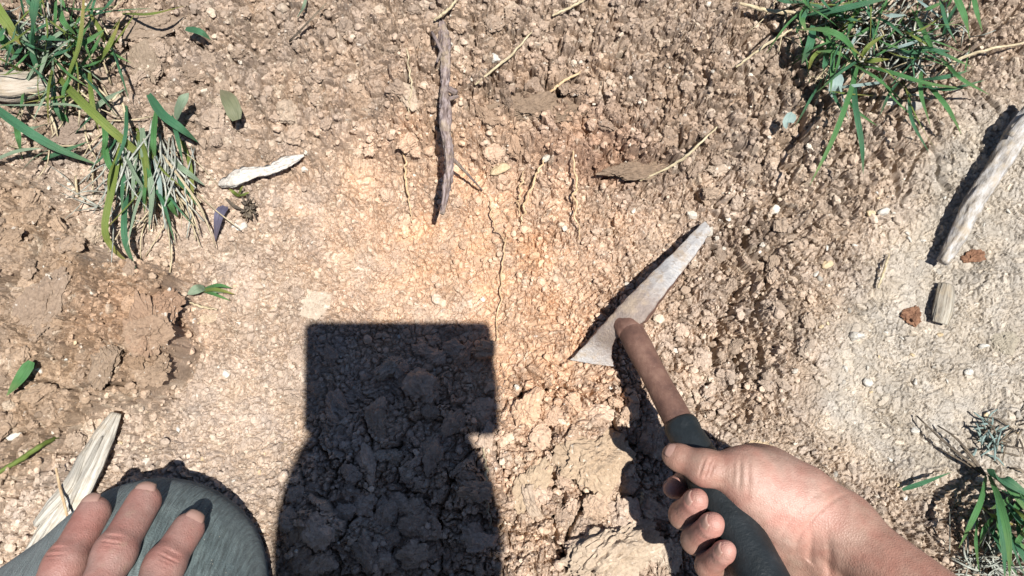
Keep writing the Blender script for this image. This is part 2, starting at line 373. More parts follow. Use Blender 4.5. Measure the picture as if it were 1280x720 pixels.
pale = ((rm3 > 0.93) * 0.35 + (rm2 > 0.94) * 0.25) * sstep(0.05, 0.2, e3) * hf
C = mixc(C, (0.56, 0.48, 0.37), np.clip(pale, 0, 1)); C = np.clip(C, 0.02, 0.8)
ny, nx = X.shape
idx = np.arange(nx * ny).reshape(ny, nx)
F = np.stack([idx[:-1, :-1], idx[:-1, 1:], idx[1:, 1:], idx[1:, :-1]], -1).reshape(-1, 4)
ground = mesh_obj('ground', np.stack([X, Y, Z], -1).reshape(-1, 3), F, M_SOIL, col=C.reshape(-1, 3), base=False, smooth=False, kind='structure', label='dry tan clay soil broken into crumbs and clods')
def gidx(x, y):
    i = int(np.clip(np.searchsorted(GX, x), 1, nx - 1)); j = int(np.clip(np.searchsorted(GY, y), 1, ny - 1)); return j, i
def gz(x, y):
    j, i = gidx(x, y); return float(Z[j, i])
def gz_avg(x, y, r=0.006):
    j0, i0 = gidx(x - r, y - r); j1, i1 = gidx(x + r, y + r); return float(Z[j0:j1 + 1, i0:i1 + 1].mean())
def gcol(x, y):
    j, i = gidx(x, y); return C[j, i]
def G(px, py, h=0.0):                     # point h above the soil under a photo pixel
    z = 0.0
    for _ in range(6):
        p = P(px, py, z + h); z = gz_avg(p[0], p[1], 0.004)
    return P(px, py, z + h)

# ------------------------------------------------------------------ lumps: crumbs, clods, pebbles
import bmesh
def ico(sub):
    bm = bmesh.new(); bmesh.ops.create_icosphere(bm, subdivisions=sub, radius=1.0)
    V = np.array([v.co[:] for v in bm.verts]); Fi = np.array([[v.index for v in f.verts] for f in bm.faces]); bm.free(); return V, Fi
ICO = {k: ico(k) for k in (1, 2, 3, 4, 5)}
def n3(V, s, seed):
    return (perlin(V[:, 0] * s + seed, V[:, 1] * s + V[:, 2] * s * 0.7, seed) + perlin(V[:, 2] * s - seed, V[:, 0] * s * 0.6 - V[:, 1] * s, seed + 4)) * 0.7
def lump(sub, seed, rough=0.3, flat=0.75, facets=9):
    V, Fi = ICO[sub]; V = V.copy(); rg = np.random.default_rng(seed)
    d = rg.normal(size=(facets, 3)); d /= np.linalg.norm(d, axis=1)[:, None]; off = rg.uniform(0.55, 0.96, facets)
    r = np.ones(len(V))
    for k in range(facets):                    # cut flat faces like broken clay
        c = V @ d[k]; r = np.minimum(r, np.where(c > 1e-3, off[k] / np.maximum(c, 1e-3), 9))
    r = r * (1 + rough * 0.6 * n3(V, 1.7, seed % 97) + rough * 0.35 * n3(V, 4.5, seed % 89 + 3) + (rough * (0.26 if sub < 5 else 0.30) * n3(V, 10, seed % 83) if sub > 2 else 0) + (rough * (0.14 if sub < 5 else 0.10) * n3(V, 24, seed % 71) if sub > 3 else 0))
    V = V * r[:, None] * np.array([1, rg.uniform(0.7, 1.0), flat])
    return V, Fi
# fine crumbs: thousands of bits nobody could count, one object
cr_V = []; cr_F = []; cr_C = []; off = 0
BASES = [lump(1, 900 + k, 0.35, 0.8, 6) for k in range(24)]
BASE2 = [lump(2, 950 + k, 0.40, 0.8, 8) for k in range(14)]
n_cr = 0; tries = 0
while n_cr < 17500 and tries < 90000:
    tries += 1
    px = random.uniform(-60, 1340); py = random.uniform(-60, 780); p = P(px, py, 0)
    j, i = gidx(p[0], p[1])
    dens = 0.30 + 0.5 * topr[j, i] + 0.6 * rough_r[j, i] + 0.45 * lowc[j, i] - 0.30 * packed[j, i] + 0.15 * mound[j, i] + 0.8 * edge_m[j, i] + 0.12 * smooth_c[j, i]
    if random.random() > dens: continue
    r = 0.0009 + 0.0023 * random.random() ** 2.0
    if random.random() < 0.10: r *= 1.7
    Vb, Fb = random.choice(BASES if r < 0.0026 else BASE2)
    a = random.uniform(0, 6.28); ca, sa = math.cos(a), math.sin(a); R = np.array([[ca, -sa, 0], [sa, ca, 0], [0, 0, 1]])
    z = gz(p[0], p[1]) + r * random.uniform(-0.25, 0.35)
    cr_V.append((Vb * r) @ R.T + np.array([p[0], p[1], z])); cr_F.append(Fb + off); off += len(Vb)
    c = gcol(p[0], p[1]) * random.uniform(0.85, 1.25)
    if random.random() < 0.025: c = np.array([0.55, 0.50, 0.42]) * random.uniform(0.8, 1.15)
    cr_C.append(np.repeat(c[None], len(Vb), 0)); n_cr += 1
mesh_obj('soil_crumbs', np.concatenate(cr_V), np.concatenate(cr_F), M_SOIL, col=np.concatenate(cr_C), smooth=False, base=False, kind='stuff',
         label='fine loose soil crumbs strewn over the dry ground')
# clods one can pick out: individuals sharing a set of meshes
def lump_mesh(name, sub, seed, rough, flat, mat, facets=9, smooth=True):
    V, Fi = lump(sub, seed, rough, flat, facets); return fast_mesh(name, V, Fi, mat, smooth)
CL = [lump_mesh('soil_clod', 4, 50 + k, 0.55, 0.66, M_CLOD, 13, False) for k in range(14)]
def place_lump(name, me, px, py, r, sink=0.35, rot=None, sc=(1, 1, 1), color=None, **kw):
    o = bpy.data.objects.new(name, me); p = G(px, py)
    p[2] = gz_avg(p[0], p[1], r * 0.6)
    o.location = (p[0], p[1], p[2] + r * (0.62 * sc[2] - 2 * 0.62 * sink * sc[2]))
    o.scale = (r * sc[0], r * sc[1], r * sc[2]); o.rotation_euler = (random.uniform(-.35, .35), random.uniform(-.35, .35), random.uniform(0, 6.28) if rot is None else rot)
    if color is not None: o.color = (*[float(c) for c in color], 1)
    return put(o, None, **kw)
LAND = [(557, 150, 'the upright grey root'), (665, 133, 'the dark damp clod'), (800, 212, 'the flat dark reddish clod'), (888, 280, 'the hammer tip'), (720, 455, 'the broad end of the hammer head'), (850, 500, 'the hammer shaft'),
        (325, 212, 'the whitish bark strip'), (190, 230, 'the half dry grass clump'), (60, 60, 'the top left grass'), (245, 45, 'the short green leaf at top left'), (288, 125, 'the dull green standing leaf'), (265, 365, 'the tiny green sprout'),
        (1072, 60, 'the upper right grass'), (985, 152, 'the small pale green leaf'), (845, 190, 'the pale straw above the hammer'), (110, 570, 'the splintered wood'), (20, 475, 'the small green leaf on the mound'),
        (200, 410, 'the reddish brown clods of the mound'), (60, 380, 'the wide grey brown clod'), (400, 415, 'the shadow corner at upper left'), (600, 415, 'the shadow corner at upper right'), (370, 590, 'the left side of the shadow'), (610, 600, 'the right side of the shadow'), (487, 470, 'the centre of the square shadow'), (487, 700, 'the bottom of the shadow'),
        (745, 575, 'the broad tan clod by the fist'), (762, 690, 'the largest pale clod'), (630, 85, 'the thin straight twig'), (625, 213, 'the cream stone'), (620, 330, 'the long fine root'), (440, 300, 'the smooth middle soil'), (430, 80, 'the rough soil left of the root'),
        (1215, 250, 'the thick grey stick'), (1070, 420, 'the rounded white pebble'), (1180, 380, 'the ridged wood chip'), (1255, 430, 'the rounded grey clod'), (1230, 590, 'the lower right grass'), (1145, 605, 'the loose narrow blade'), (1033, 331, 'the pale yellowish stone'), (1103, 266, 'the bright white pebble'), (1000, 520, 'the thumb knuckle')]
SIZES = ['largest', 'second largest', 'third largest', 'fourth largest', 'fifth largest', 'sixth largest', 'seventh largest', 'eighth largest', 'ninth largest', 'tenth largest', 'eleventh largest', 'twelfth largest', 'thirteenth largest', 'fourteenth largest', 'fifteenth largest', 'sixteenth largest', 'seventeenth largest', 'eighteenth largest']
def side_of(px, py):
    k = min(LAND, key=lambda q: (q[0] - px) ** 2 + (q[1] - py) ** 2); dx, dy = px - k[0], py - k[1]
    if abs(dx) > abs(dy): return ('right of ' if dx > 0 else 'left of ') + k[2]
    return ('below ' if dy > 0 else 'above ') + k[2]
def label_by_place(items, noun):
    by = {}
    for o, px, py, r in items: by.setdefault(side_of(px, py), []).append((o, r))
    for where, lst in by.items():
        lst.sort(key=lambda q: -q[1])
        for i, (o, r) in enumerate(lst): o['label'] = ((noun + ' just ' + where) if len(lst) == 1 else (SIZES[min(i, 17)] + ' ' + noun + ' ' + where))
REG = [((-20, 220, 225, 560), 46, (0.0055, 0.013), 'clods on the left mound'), ((120, -10, 330, 190), 34, (0.006, 0.015), 'clods beside the left grass'), ((330, -10, 900, 200), 62, (0.005, 0.0115), 'clods along the top strip'),
    ((840, 200, 1010, 500), 34, (0.005, 0.0105), 'clods right of the hammer'), ((630, 500, 850, 720), 40, (0.007, 0.0165), 'clods beside the hammer hand'), ((360, 430, 615, 720), 64, (0.007, 0.0165), 'clods in the shadow'), ((260, 220, 620, 400), 20, (0.004, 0.007), 'clods on the smooth middle soil')]
items = []
for (x0, y0, x1, y1), cnt, (ra, rb_), grp in REG:
    for k in range(cnt):
        px = random.uniform(x0, x1); py = random.uniform(y0, y1); r = ra + (rb_ - ra) * random.random() ** 1.8
        p = P(px, py); c = gcol(p[0], p[1]) * random.uniform(0.8, 1.02)
        o = place_lump('soil_clod', random.choice(CL), px, py, r, random.uniform(0.2, 0.42), sc=(1, random.uniform(0.75, 1.05), random.uniform(0.7, 1.1)), color=c, cat='clod', group=grp)
        items.append((o, px, py, r))
label_by_place(items, 'loose soil clod')
BIGCL = [lump_mesh('large_soil_clod', 5, 150 + k, 0.50, 0.5, M_CLOD, 13, False) for k in range(5)]
for i, (px, py, r, rot, sc, lab, hue) in enumerate([
    (762, 690, 0.034, 0.5, (1.15, 0.85, 0.95), 'largest pale clod near the bottom edge, left of the gripping fingers', (0.39, 0.31, 0.23)),
    (745, 575, 0.031, 0.2, (1.05, 0.95, 0.85), 'broad tan clod just left of the shadow of the gripping hand', (0.385, 0.29, 0.20)),
    (662, 612, 0.022, 1.2, (1.0, 0.9, 0.5), 'flat tan clod against the right side of the dark shadow', (0.38, 0.29, 0.20)),
    (195, 30, 0.024, 0.3, (1.2, 0.85, 0.6), 'big flat brown clod at the top, right of the tall grass blades', (0.24, 0.183, 0.135)),
    (178, 78, 0.020, 2.0, (1.2, 0.8, 0.6), 'slab-like brown clod just below the biggest top left clod', (0.24, 0.187, 0.138)),
    (92, 165, 0.0175, 0.2, (0.95, 1.1, 0.8), 'rounded grey clod between crossing green blades at left', (0.23, 0.178, 0.14)),
    (212, 388, 0.0190, 0.6, (1.0, 1.1, 0.9), 'reddish brown clod at the top of the broken right edge of the left mound', (0.290, 0.190, 0.127)),
    (184, 414, 0.0215, 1.9, (1.1, 0.9, 0.8), 'reddish brown clod set back from the broken right edge of the left mound', (0.275, 0.185, 0.125)),
    (224, 432, 0.0180, 2.7, (0.9, 1.1, 0.9), 'reddish brown clod overhanging the dark gap beside the left mound', (0.285, 0.200, 0.138)),
    (190, 462, 0.0170, 0.2, (1.1, 0.9, 0.8), 'brown clod lowest on the broken right edge of the left mound', (0.270, 0.195, 0.135)),
    (60, 380, 0.026, 1.0, (1.15, 0.9, 0.65), 'wide grey brown clod on the left mound', (0.255, 0.190, 0.138)),
    (130, 450, 0.020, 1.8, (1.1, 0.9, 0.7), 'brown clod low on the left mound near the splintered wood', (0.25, 0.185, 0.130)),
    (258, 400, 0.0085, 0.4, (1.0, 0.8, 0.6), 'small pale clod at the foot of the left mound', (0.40, 0.31, 0.22)),
    (395, 380, 0.012, 0.3, (1.2, 1.0, 0.45), 'pale flat clod just above the top left corner of the dark shadow', (0.42, 0.345, 0.265)),
    (245, 90, 0.013, 0.3, (1, 1, 0.9), 'round brown clod below the short green leaf at top left', (0.24, 0.180, 0.132)),
    (948, 560, 0.010, 0.3, (1.1, 0.9, 0.8), 'pale clod above the knuckle of the gripping thumb', (0.44, 0.34, 0.22)),
    (1255, 430, 0.0115, 0.4, (1.1, 0.95, 0.7), 'rounded grey clod beside a white pebble near the right edge', (0.30, 0.265, 0.205)),
]):
    place_lump('soil_clod', BIGCL[i % 5], px, py, r, {0: .30, 1: .30, 2: .34, 6: .02, 7: .1, 8: -.05, 9: .12}.get(i, 0.38), rot, sc, hue, label=lab, cat='clod')
PEB = {'w': [lump_mesh('pebble', 3, 300 + k, 0.22, 0.75, M_WHITE, 9) for k in range(4)], 'g': [lump_mesh('pebble', 3, 320 + k, 0.10, 0.7, M_GREY, 5) for k in range(3)],
       't': [lump_mesh('pebble', 3, 340 + k, 0.25, 0.7, M_TAN, 9) for k in range(3)], 'b': [lump_mesh('fragment', 4, 360 + k, 0.75, 0.5, M_BROWN, 9, False) for k in range(2)],
       'd': [lump_mesh('damp_clod', 5, 370 + k, 0.60, 0.4, M_DAMP, 12, False) for k in range(3)]}
for k, (px, py, r, key, sc, lab) in enumerate([
    (1070, 420, 0.0068, 'w', (1, .9, 1), 'rounded white pebble alone on the crumbly soil at right of centre'),
    (1103, 266, 0.0062, 'w', (1, .75, 1), 'bright white angular pebble left of the grey stick'),
    (1087, 267, 0.0058, 't', (1, .95, .8), 'tan pebble touching the bright white angular pebble'),
    (1033, 331, 0.0062, 't', (1, .9, .9), 'pale yellowish stone right of the hammer tip'),
    (1229, 433, 0.0050, 'w', (1, .75, .9), 'small white pebble leaning on the rounded grey clod'),
    (18, 546, 0.0058, 'w', (1, .9, .6), 'pale greenish white pebble at the left edge above the splintered wood'),
    (1084, 478, 0.0042, 'w', (1, 1, .9), 'tiny white pebble below the rounded white pebble'),
    (1210, 466, 0.0040, 'w', (1, .9, .9), 'small white pebble below the pair at the right edge'),
    (1143, 538, 0.0042, 'w', (1, .9, .9), 'small white pebble at the tip of the dark stalk shadows'),
    (625, 213, 0.0095, 't', (1.1, .8, .7), 'cream stone in the orange soil right of the grey root'),
    (1112, 128, 0.0062, 'w', (1, .7, .8), 'white stone chip under the right grass blades'),
    (1140, 133, 0.0085, 'g', (1.1, .8, .7), 'pale grey stone below the upper right grass'),
    (620, 74, 0.0060, 'w', (.8, 1.2, .8), 'upright pale stone between the two thin twigs at the top'),
    (1175, 418, 0.0036, 't', (1, .8, .8), 'small tan pebble on the packed grey soil'),
    (1216, 322, 0.0088, 'b', (1.0, .7, .7), 'rust brown flake just below the end of the grey stick'),
    (1141, 394, 0.0085, 'b', (1.0, 1.2, .9), 'crumpled brown fragment left of the small ridged wood chip'),
    (1225, 600, 0.0050, 'w', (1, .9, .8), 'white pebble at the root of the lower right grass'),
    (1215, 655, 0.0058, 'w', (1, 1.1, .8), 'white stone inside the lower right grass tuft'),
    (300, 283, 0.0062, 'w', (1.1, .7, .5), 'bluish white chip beside the purple fallen leaf'),
    (665, 133, 0.0300, 'd', (1.15, .6, .55), 'dark brown damp clod in the top strip right of the grey root'),
    (713, 141, 0.0165, 'd', (1.1, .6, .8), 'small grey stone flake at the right end of the dark damp clod'),
    (800, 212, 0.0270, 'd', (1.3, .5, .4), 'flat dark reddish clod above the hammer tip'),
]):
    c = PEB[key][k % len(PEB[key])]
    place_lump({'b': 'brown_fragment', 'd': 'damp_clod'}.get(key, 'pebble'), c, px, py, r, 0.30 if key != 'd' else 0.5, 0.2, sc, label=lab, cat={'b': 'fragment', 'd': 'clod'}.get(key, 'pebble'))
items = []
for k in range(46):
    px, py = random.uniform(1010, 1275), random.uniform(240, 640)
    r = random.uniform(0.0016, 0.0033); o = place_lump('pebble', PEB[random.choice('wwtg')][0], px, py, r, 0.3, sc=(1, random.uniform(.7, 1), .8), cat='pebble', group='tiny pebbles at right'); items.append((o, px, py, r))
for k in range(26):
    px, py = random.uniform(60, 400), random.uniform(300, 620)
    r = random.uniform(0.0015, 0.0030); o = place_lump('pebble', PEB[random.choice('wt')][1], px, py, r, 0.3, sc=(1, random.uniform(.7, 1), .8), cat='pebble', group='tiny pebbles at left'); items.append((o, px, py, r))
label_by_place(items, 'tiny pale pebble')

# ------------------------------------------------------------------ sticks, wood and roots
def wiggle(pts, amp, seed):
    q = spline(pts, 26); i = np.arange(26.0); z = np.zeros(26); e_ = np.minimum(1, np.minimum(i, 25 - i) / 3)
    q[:, 0] += (perlin(i * .35 + seed * 3.7, z, seed) + .5 * perlin(i * .9 + seed, z + 3, seed)) * amp; q[:, 1] += perlin(i * .35 + seed, z + 7, seed) * amp * .6; q[:, 2] += perlin(i * .5, z + seed, seed + 2) * amp * .6 * e_
    return q
def stick(name, pts, radii, mat, label, cat, rough=0.15, nring=14, nseg=40, seed=1, fl=1.0, parent=None, profile=None, wig=0.0):
    gp = [G(*q) for q in pts]
    if wig: gp = wiggle(gp, wig, seed); nseg = 52
    V, F_, UV = tube(gp, radii, nring, nseg, rough, fl, seed, profile=profile)
    return gen_obj(name, V, F_, mat, parent, UV, **({'label': label, 'cat': cat} if parent is None else {}))
def with_twigs(name, main, radii, mat, label, cat, twigs, seed=1, **kw):
    b = G(*main[0]); e = empty(name, b, label=label, cat=cat)
    stick('stem', main, radii, mat, None, None, parent=e, seed=seed, **kw)
    for k, (pts, rr) in enumerate(twigs): stick('side_twig', pts, rr, mat, None, None, parent=e, nring=7, nseg=14, seed=seed + k + 1)
    return e
with_twigs('dead_root', [(553, 28, .004), (556, 60, .006), (556, 105, .014), (556, 150, .030), (561, 200, .044), (558, 235, .050), (553, 268, .056)],
           [.0026, .0046, .0036, .0042, .0037, .0036, .0016], M_ROOT, 'upright twisted grey root at top centre casting a dark shadow', 'root',
           [([(556, 70, .012), (545, 50, .012), (540, 40, .004)], [.0018, .0012]), ([(562, 112, .016), (570, 116, .018)], [.003, .0025]),
            ([(562, 195, .040), (582, 215, .024), (603, 238, .006)], [.0018, .0012, .0006]), ([(553, 60, .012), (546, 78, .016)], [.0015, .001]),
            ([(558, 125, .018), (573, 120, .018)], [.0025, .0012])], seed=4, rough=0.60, nseg=110, nring=22)
with_twigs('fallen_stick', [(1300, 128, .022), (1274, 162, .018), (1242, 215, .017), (1213, 262, .016), (1198, 293, .015), (1178, 328, .014)],
           [.0082, .0084, .0074, .0078, .0064, .0042], M_STICK, 'thick pale grey stick lying at the right edge', 'stick',
           [([(1262, 170, .026), (1280, 148, .034), (1300, 138, .036)], [.0028, .0020])], seed=9, rough=0.26, nring=28, nseg=90)
# splintered plank: two slivers of one piece of split wood
def split_profile(seed):
    rg = np.random.default_rng(seed); ph = rg.uniform(0, 6, 4)
    return lambda a, t: 0.82 + 0.10 * np.sign(np.sin(a * 3 + ph[0])) * np.abs(np.sin(a * 3 + ph[0])) ** .5 + 0.06 * np.sin(a * 7 + ph[1] + t * 2) + 0.03 * np.sin(a * 13 + ph[2] + t * 5)
e = empty('splintered_wood', G(95, 590), label='pale splintered piece of split wood beside the knee', cat='wood')
stick('split_plank', [(146, 517, .010), (130, 548, .013), (112, 585, .014), (92, 622, .013), (60, 668, .011), (30, 712, .010)], [.0050, .0105, .0130, .0125, .0105, .008], M_WOOD, None, None, seed=3, rough=0.08, nring=36, nseg=50, fl=0.55, parent=e, profile=split_profile(3))
stick('sliver', [(118, 545, .014), (104, 570, .017), (88, 606, .017), (66, 632, .015), (44, 656, .012)], [.0014, .0038, .0062, .0060, .0028], M_WOOD, None, None, seed=5, rough=0.10, nring=24, nseg=40, fl=0.6, parent=e, profile=split_profile(8))
stick('sliver', [(128, 545, .019), (112, 580, .021), (96, 612, .020), (84, 640, .018)], [.0008, .0022, .0026, .0010], M_WOOD, None, None, seed=7, rough=0.10, nring=16, nseg=30, fl=0.6, parent=e, profile=split_profile(12))
with_twigs('thin_stalk', [(70, 585, .022), (74, 605, .024), (80, 628, .026), (84, 645, .026)], [.0009, .0011, .0009], M_RTHIN, 'thin reddish stalk lying across the splintered wood', 'stalk', [], rough=0.1, nring=7)
stick('bark_strip', [(274, 230, .008), (292, 225, .011), (315, 217, .013), (338, 212, .012), (358, 202, .011), (380, 194, .006)], [.0030, .0095, .0060, .0042, .0060, .0010], stone_mat('whitish_bark', (0.34, 0.30, 0.25), (0.66, 0.62, 0.55)), 'curled whitish bark strip right of the left grass tuft', 'bark', 0.65, 26, 90, 6, 0.38, profile=split_profile(21))
stick('wood_chip', [(1184, 356, .006), (1182, 372, .008), (1179, 390, .008), (1175, 404, .006)], [.0072, .0090, .0095, .0082], wood_mat('ridged_grey_wood', (.06, .05, .04), (.24, .21, .165), (.42, .39, .32), 16, 25), 'small ridged grey wood chip on the packed soil at right', 'wood chip', 0.1, 30, 26, 8, 0.4, profile=split_profile(33))
stick('wood_fragment', [(-12, 108, .012), (15, 108, .016), (38, 106, .016), (58, 104, .012)], [.014, .0150, .0135, .010], wood_mat('old_tan_wood', (.16, .13, .10), (.33, .28, .22), (.46, .41, .34), 14, 30), 'blunt weathered wood fragment at the left edge below the tall blades', 'wood', 0.16, 26, 30, 14, 0.55, profile=split_profile(40))
thin = [
 ('twig', [(594, 106, .006), (615, 88, .010), (640, 68, .008), (664, 40, .004)], .0011, M_STRAW, 'thin straight twig right of the grey root'),
 ('twig', [(684, 118, .005), (704, 102, .011), (726, 90, .007)], .0012, M_RTHIN, 'short curved twig above the dark damp clod'),
 ('twig', [(542, 26, .006), (560, 12, .012), (576, -6, .010)], .0013, M_STRAW, 'pale twig crossing the top end of the grey root'),
 ('straw', [(800, 226, .006), (840, 207, .012), (866, 188, .014), (896, 158, .008)], .0011, M_STRAW, 'pale straw lying above the hammer tip'),
 ('straw', [(690, 20, .006), (715, 8, .010), (738, -4, .006)], .0012, M_STRAW, 'short straw at the very top right of centre'),
 ('fine_root', [(632, 296, .006), (629, 330, .007), (625, 365, .005), (621, 410, .004), (618, 470, .004)], .0007, M_RTHIN, 'long fine root running down to the right edge of the shadow'),
 ('fine_root', [(654, 214, .005), (650, 240, .009), (648, 270, .004)], .0008, M_RTHIN, 'short fine root left of the longer slanted one'),
 ('fine_root', [(680, 200, .006), (668, 225, .011), (656, 258, .009), (652, 282, .003)], .0010, M_RTHIN, 'slanted fine root in the orange soil'),
 ('fine_root', [(716, 188, .006), (720, 225, .013), (719, 255, .013), (724, 300, .007)], .0010, M_RTHIN, 'fine orange root above the hammer head with a wavy shadow'),
 ('fine_root', [(506, 190, .005), (507, 220, .009), (511, 250, .008), (516, 280, .003)], .0010, M_RTHIN, 'fine root left of the lower end of the grey root'),
 ('fine_root', [(612, 250, .005), (618, 280, .010), (634, 305, .006)], .0007, M_RTHIN, 'reddish hair root in the middle of the orange soil'),
 ('fine_root', [(508, 60, .005), (514, 110, .009), (508, 150, .005)], .0008, M_STRAW, 'thin pale root left of the upper grey root'),
 ('fine_root', [(605, 560, .006), (608, 600, .008), (612, 660, .006)], .0009, M_STRAW, 'thin straw along the right side of the shadow'),
 ('grass_straw', [(-5, 592, .008), (25, 575, .012), (50, 558, .012), (82, 541, .006)], .0020, M_YEL, 'single yellow green stalk at the left edge above the knee'),
 ('straw', [(920, 84, .010), (955, 58, .022), (1000, 30, .030)], .0011, M_STRAW, 'long dry straw reaching left out of the upper right grass'),
 ('straw', [(925, 4, .012), (965, 14, .018), (1010, 16, .020)], .0017, M_STRAW, 'pale dry stem at the top, left of the upper right grass'),
 ('straw', [(1165, 100, .012), (1195, 76, .020), (1235, 62, .022), (1290, 52, .014)], .0012, M_STRAW, 'thin dry straw right of the upper right grass'),
 ('straw', [(1098, 360, .005), (1106, 335, .008), (1112, 318, .005)], .0011, M_STRAW, 'short pale straw between hammer tip and grey stick'),
 ('straw', [(236, 378, .006), (255, 384, .009), (272, 387, .006)], .0010, M_STRAW, 'thin stem below the small green sprout'),
 ('straw', [(800, 635, .006), (803, 615, .010)], .0012, M_STRAW, 'tiny upright straw by the shadow of the fist'),
]
for k, (nm, pts, r, mt, lab) in enumerate(thin):
    stick(nm, pts, [r * .75, r, r * .85, r * .35] if nm == 'fine_root' else [r * .8, r, r, r * .6], mt, lab, nm.replace('_', ' '), 0.25, 7, 26, 60 + k, wig=0.0030 if nm == 'fine_root' else 0.0012)

# ------------------------------------------------------------------ leaves and grass
def blade_geo(pts, width, n=12, fold=0.25, roll=0.0, taper=0.12, seed=0):
    pth = spline(pts, n); t, s, up = frames(pth)
    V = []; UV = []
    for i in range(n):
        u = i / (n - 1); wv = width * 0.5 * (min(1, 0.55 + u * 2.5) * (1 - (max(0, (u - taper) / (1 - taper))) ** 1.8) + 0.03)
        a = roll * (1 + 0.5 * math.sin(seed + 3 * u)); si = s[i] * math.cos(a) + up[i] * math.sin(a); ni = -s[i] * math.sin(a) + up[i] * math.cos(a)
        for q, x in enumerate((-1, -0.5, 0, 0.5, 1)):
            V.append(pth[i] + si * wv * x + ni * wv * fold * abs(x)); UV.append((0.5 + x / 2, u))
    F_ = [(i * 5 + j, i * 5 + j + 1, i * 5 + j + 6, i * 5 + j + 5) for i in range(n - 1) for j in range(4)]
    return V, F_, UV
def leaf_thing(name, pts, width, mat, label, cat='leaf', **kw):
    V, F_, UV = blade_geo([G(*q) for q in pts], width, **kw); return gen_obj(name, V, F_, mat, None, UV, label=label, cat=cat)
leaf_thing('fallen_leaf', [(282, 258, .010), (274, 270, .016), (269, 302, .006)], .0085, M_PURP, 'dark purplish fallen leaf below the whitish bark', taper=.35)
leaf_thing('fallen_leaf', [(296, 150, .028), (288, 128, .030), (275, 112, .018)], .0125, M_DULL, 'dull green leaf standing above the whitish bark', taper=.5, fold=.1)
leaf_thing('fallen_leaf', [(232, 36, .020), (250, 40, .024), (264, 50, .016)], .0055, M_TEAL, 'short green leaf beside the crack at the top left', taper=.4)
leaf_thing('fallen_leaf', [(1048, 92, .030), (1044, 106, .033), (1040, 122, .024)], .0105, M_BLUE, 'pale bluish oval leaf under the upper right grass', taper=.55, fold=.12)
leaf_thing('fallen_leaf', [(992, 142, .022), (985, 152, .028), (984, 160, .026)], .0085, M_BLUE, 'small pale green leaf left of the upper right grass', taper=.6, fold=.1)
leaf_thing('grass_scrap', [(1128, 612, .006), (1155, 603, .012), (1190, 590, .010)], .0036, M_TEAL, 'loose narrow green blade above the forearm', 'leaf', taper=.3)
leaf_thing('fallen_leaf', [(40, 452, .012), (28, 470, .018), (8, 495, .012)], .0095, M_GREEN, 'small green leaf at the left edge of the mound', taper=.4)
leaf_thing('fallen_leaf', [(220, 148, .02), (228, 128, .030), (236, 116, .030)], .0095, M_PALE, 'short grey green leaf above the straw clump at left', taper=.5)
def tuft(name, base, label, blades, dry, cat='grass'):
    e = empty(name, G(*base), label=label, cat=cat)
    for k, (pts, wpx, mt, roll) in enumerate(blades):
        V, F_, UV = blade_geo([G(*q) for q in pts], wpx * 0.00064, 14, 0.3, roll, 0.5, k)
        gen_obj('blade', V, F_, mt, e, UV)
    for mt, nm, lst in dry:
        Vs = []; Fs = []; Us = []; off = 0
        for k, (pts, r) in enumerate(lst):
            V, F_, UV = tube(pts, [r, r * .9, r * .5], 5, 8, 0.1, 0.7, k)
            Vs.append(V); Us.append(UV); Fs += [tuple(q + off for q in f) for f in F_]; off += len(V)
        gen_obj(nm, np.concatenate(Vs), Fs, mt, e, np.concatenate(Us), kind='stuff')
    return e
def fan(cx, cy, sx_, sy_, n, ang0, ang1, l0, l1, h0, h1, r0, r1):
    out = []
    for _ in range(n):
        x, y = random.gauss(cx, sx_), random.gauss(cy, sy_); a = random.uniform(ang0, ang1); L = random.uniform(l0, l1)
        b = a + random.uniform(-.5, .5); ha = random.uniform(h0, h1)
        pts = [G(x, y, 0.002), G(x + math.cos(a) * L * .5, y + math.sin(a) * L * .5, ha), G(x + math.cos(a) * L * .5 + math.cos(b) * L * .5, y + math.sin(a) * L * .5 + math.sin(b) * L * .5, ha * random.uniform(.2, 1.0))]
        out.append((pts, random.uniform(r0, r1)))
    return out
def rnd_blades(cx, cy, s, n, a0, a1, l0, l1, w0, w1, h, mats):
    out = []
    for _ in range(n):
        x, y = random.gauss(cx, s), random.gauss(cy, s); a = random.uniform(a0, a1); L = random.uniform(l0, l1); b = a + random.uniform(-.4, .4); hh = h * random.uniform(.5, 1.2)
        out.append(([(x, y, .002), (x + math.cos(a) * L * .45, y + math.sin(a) * L * .45, hh), (x + math.cos(a) * L * .5 + math.cos(b) * L * .5, y + math.sin(a) * L * .5 + math.sin(b) * L * .5, hh * random.uniform(.3, .9))], random.uniform(w0, w1), random.choice(mats), random.uniform(-.6, .6)))
    return out
D = math.radians
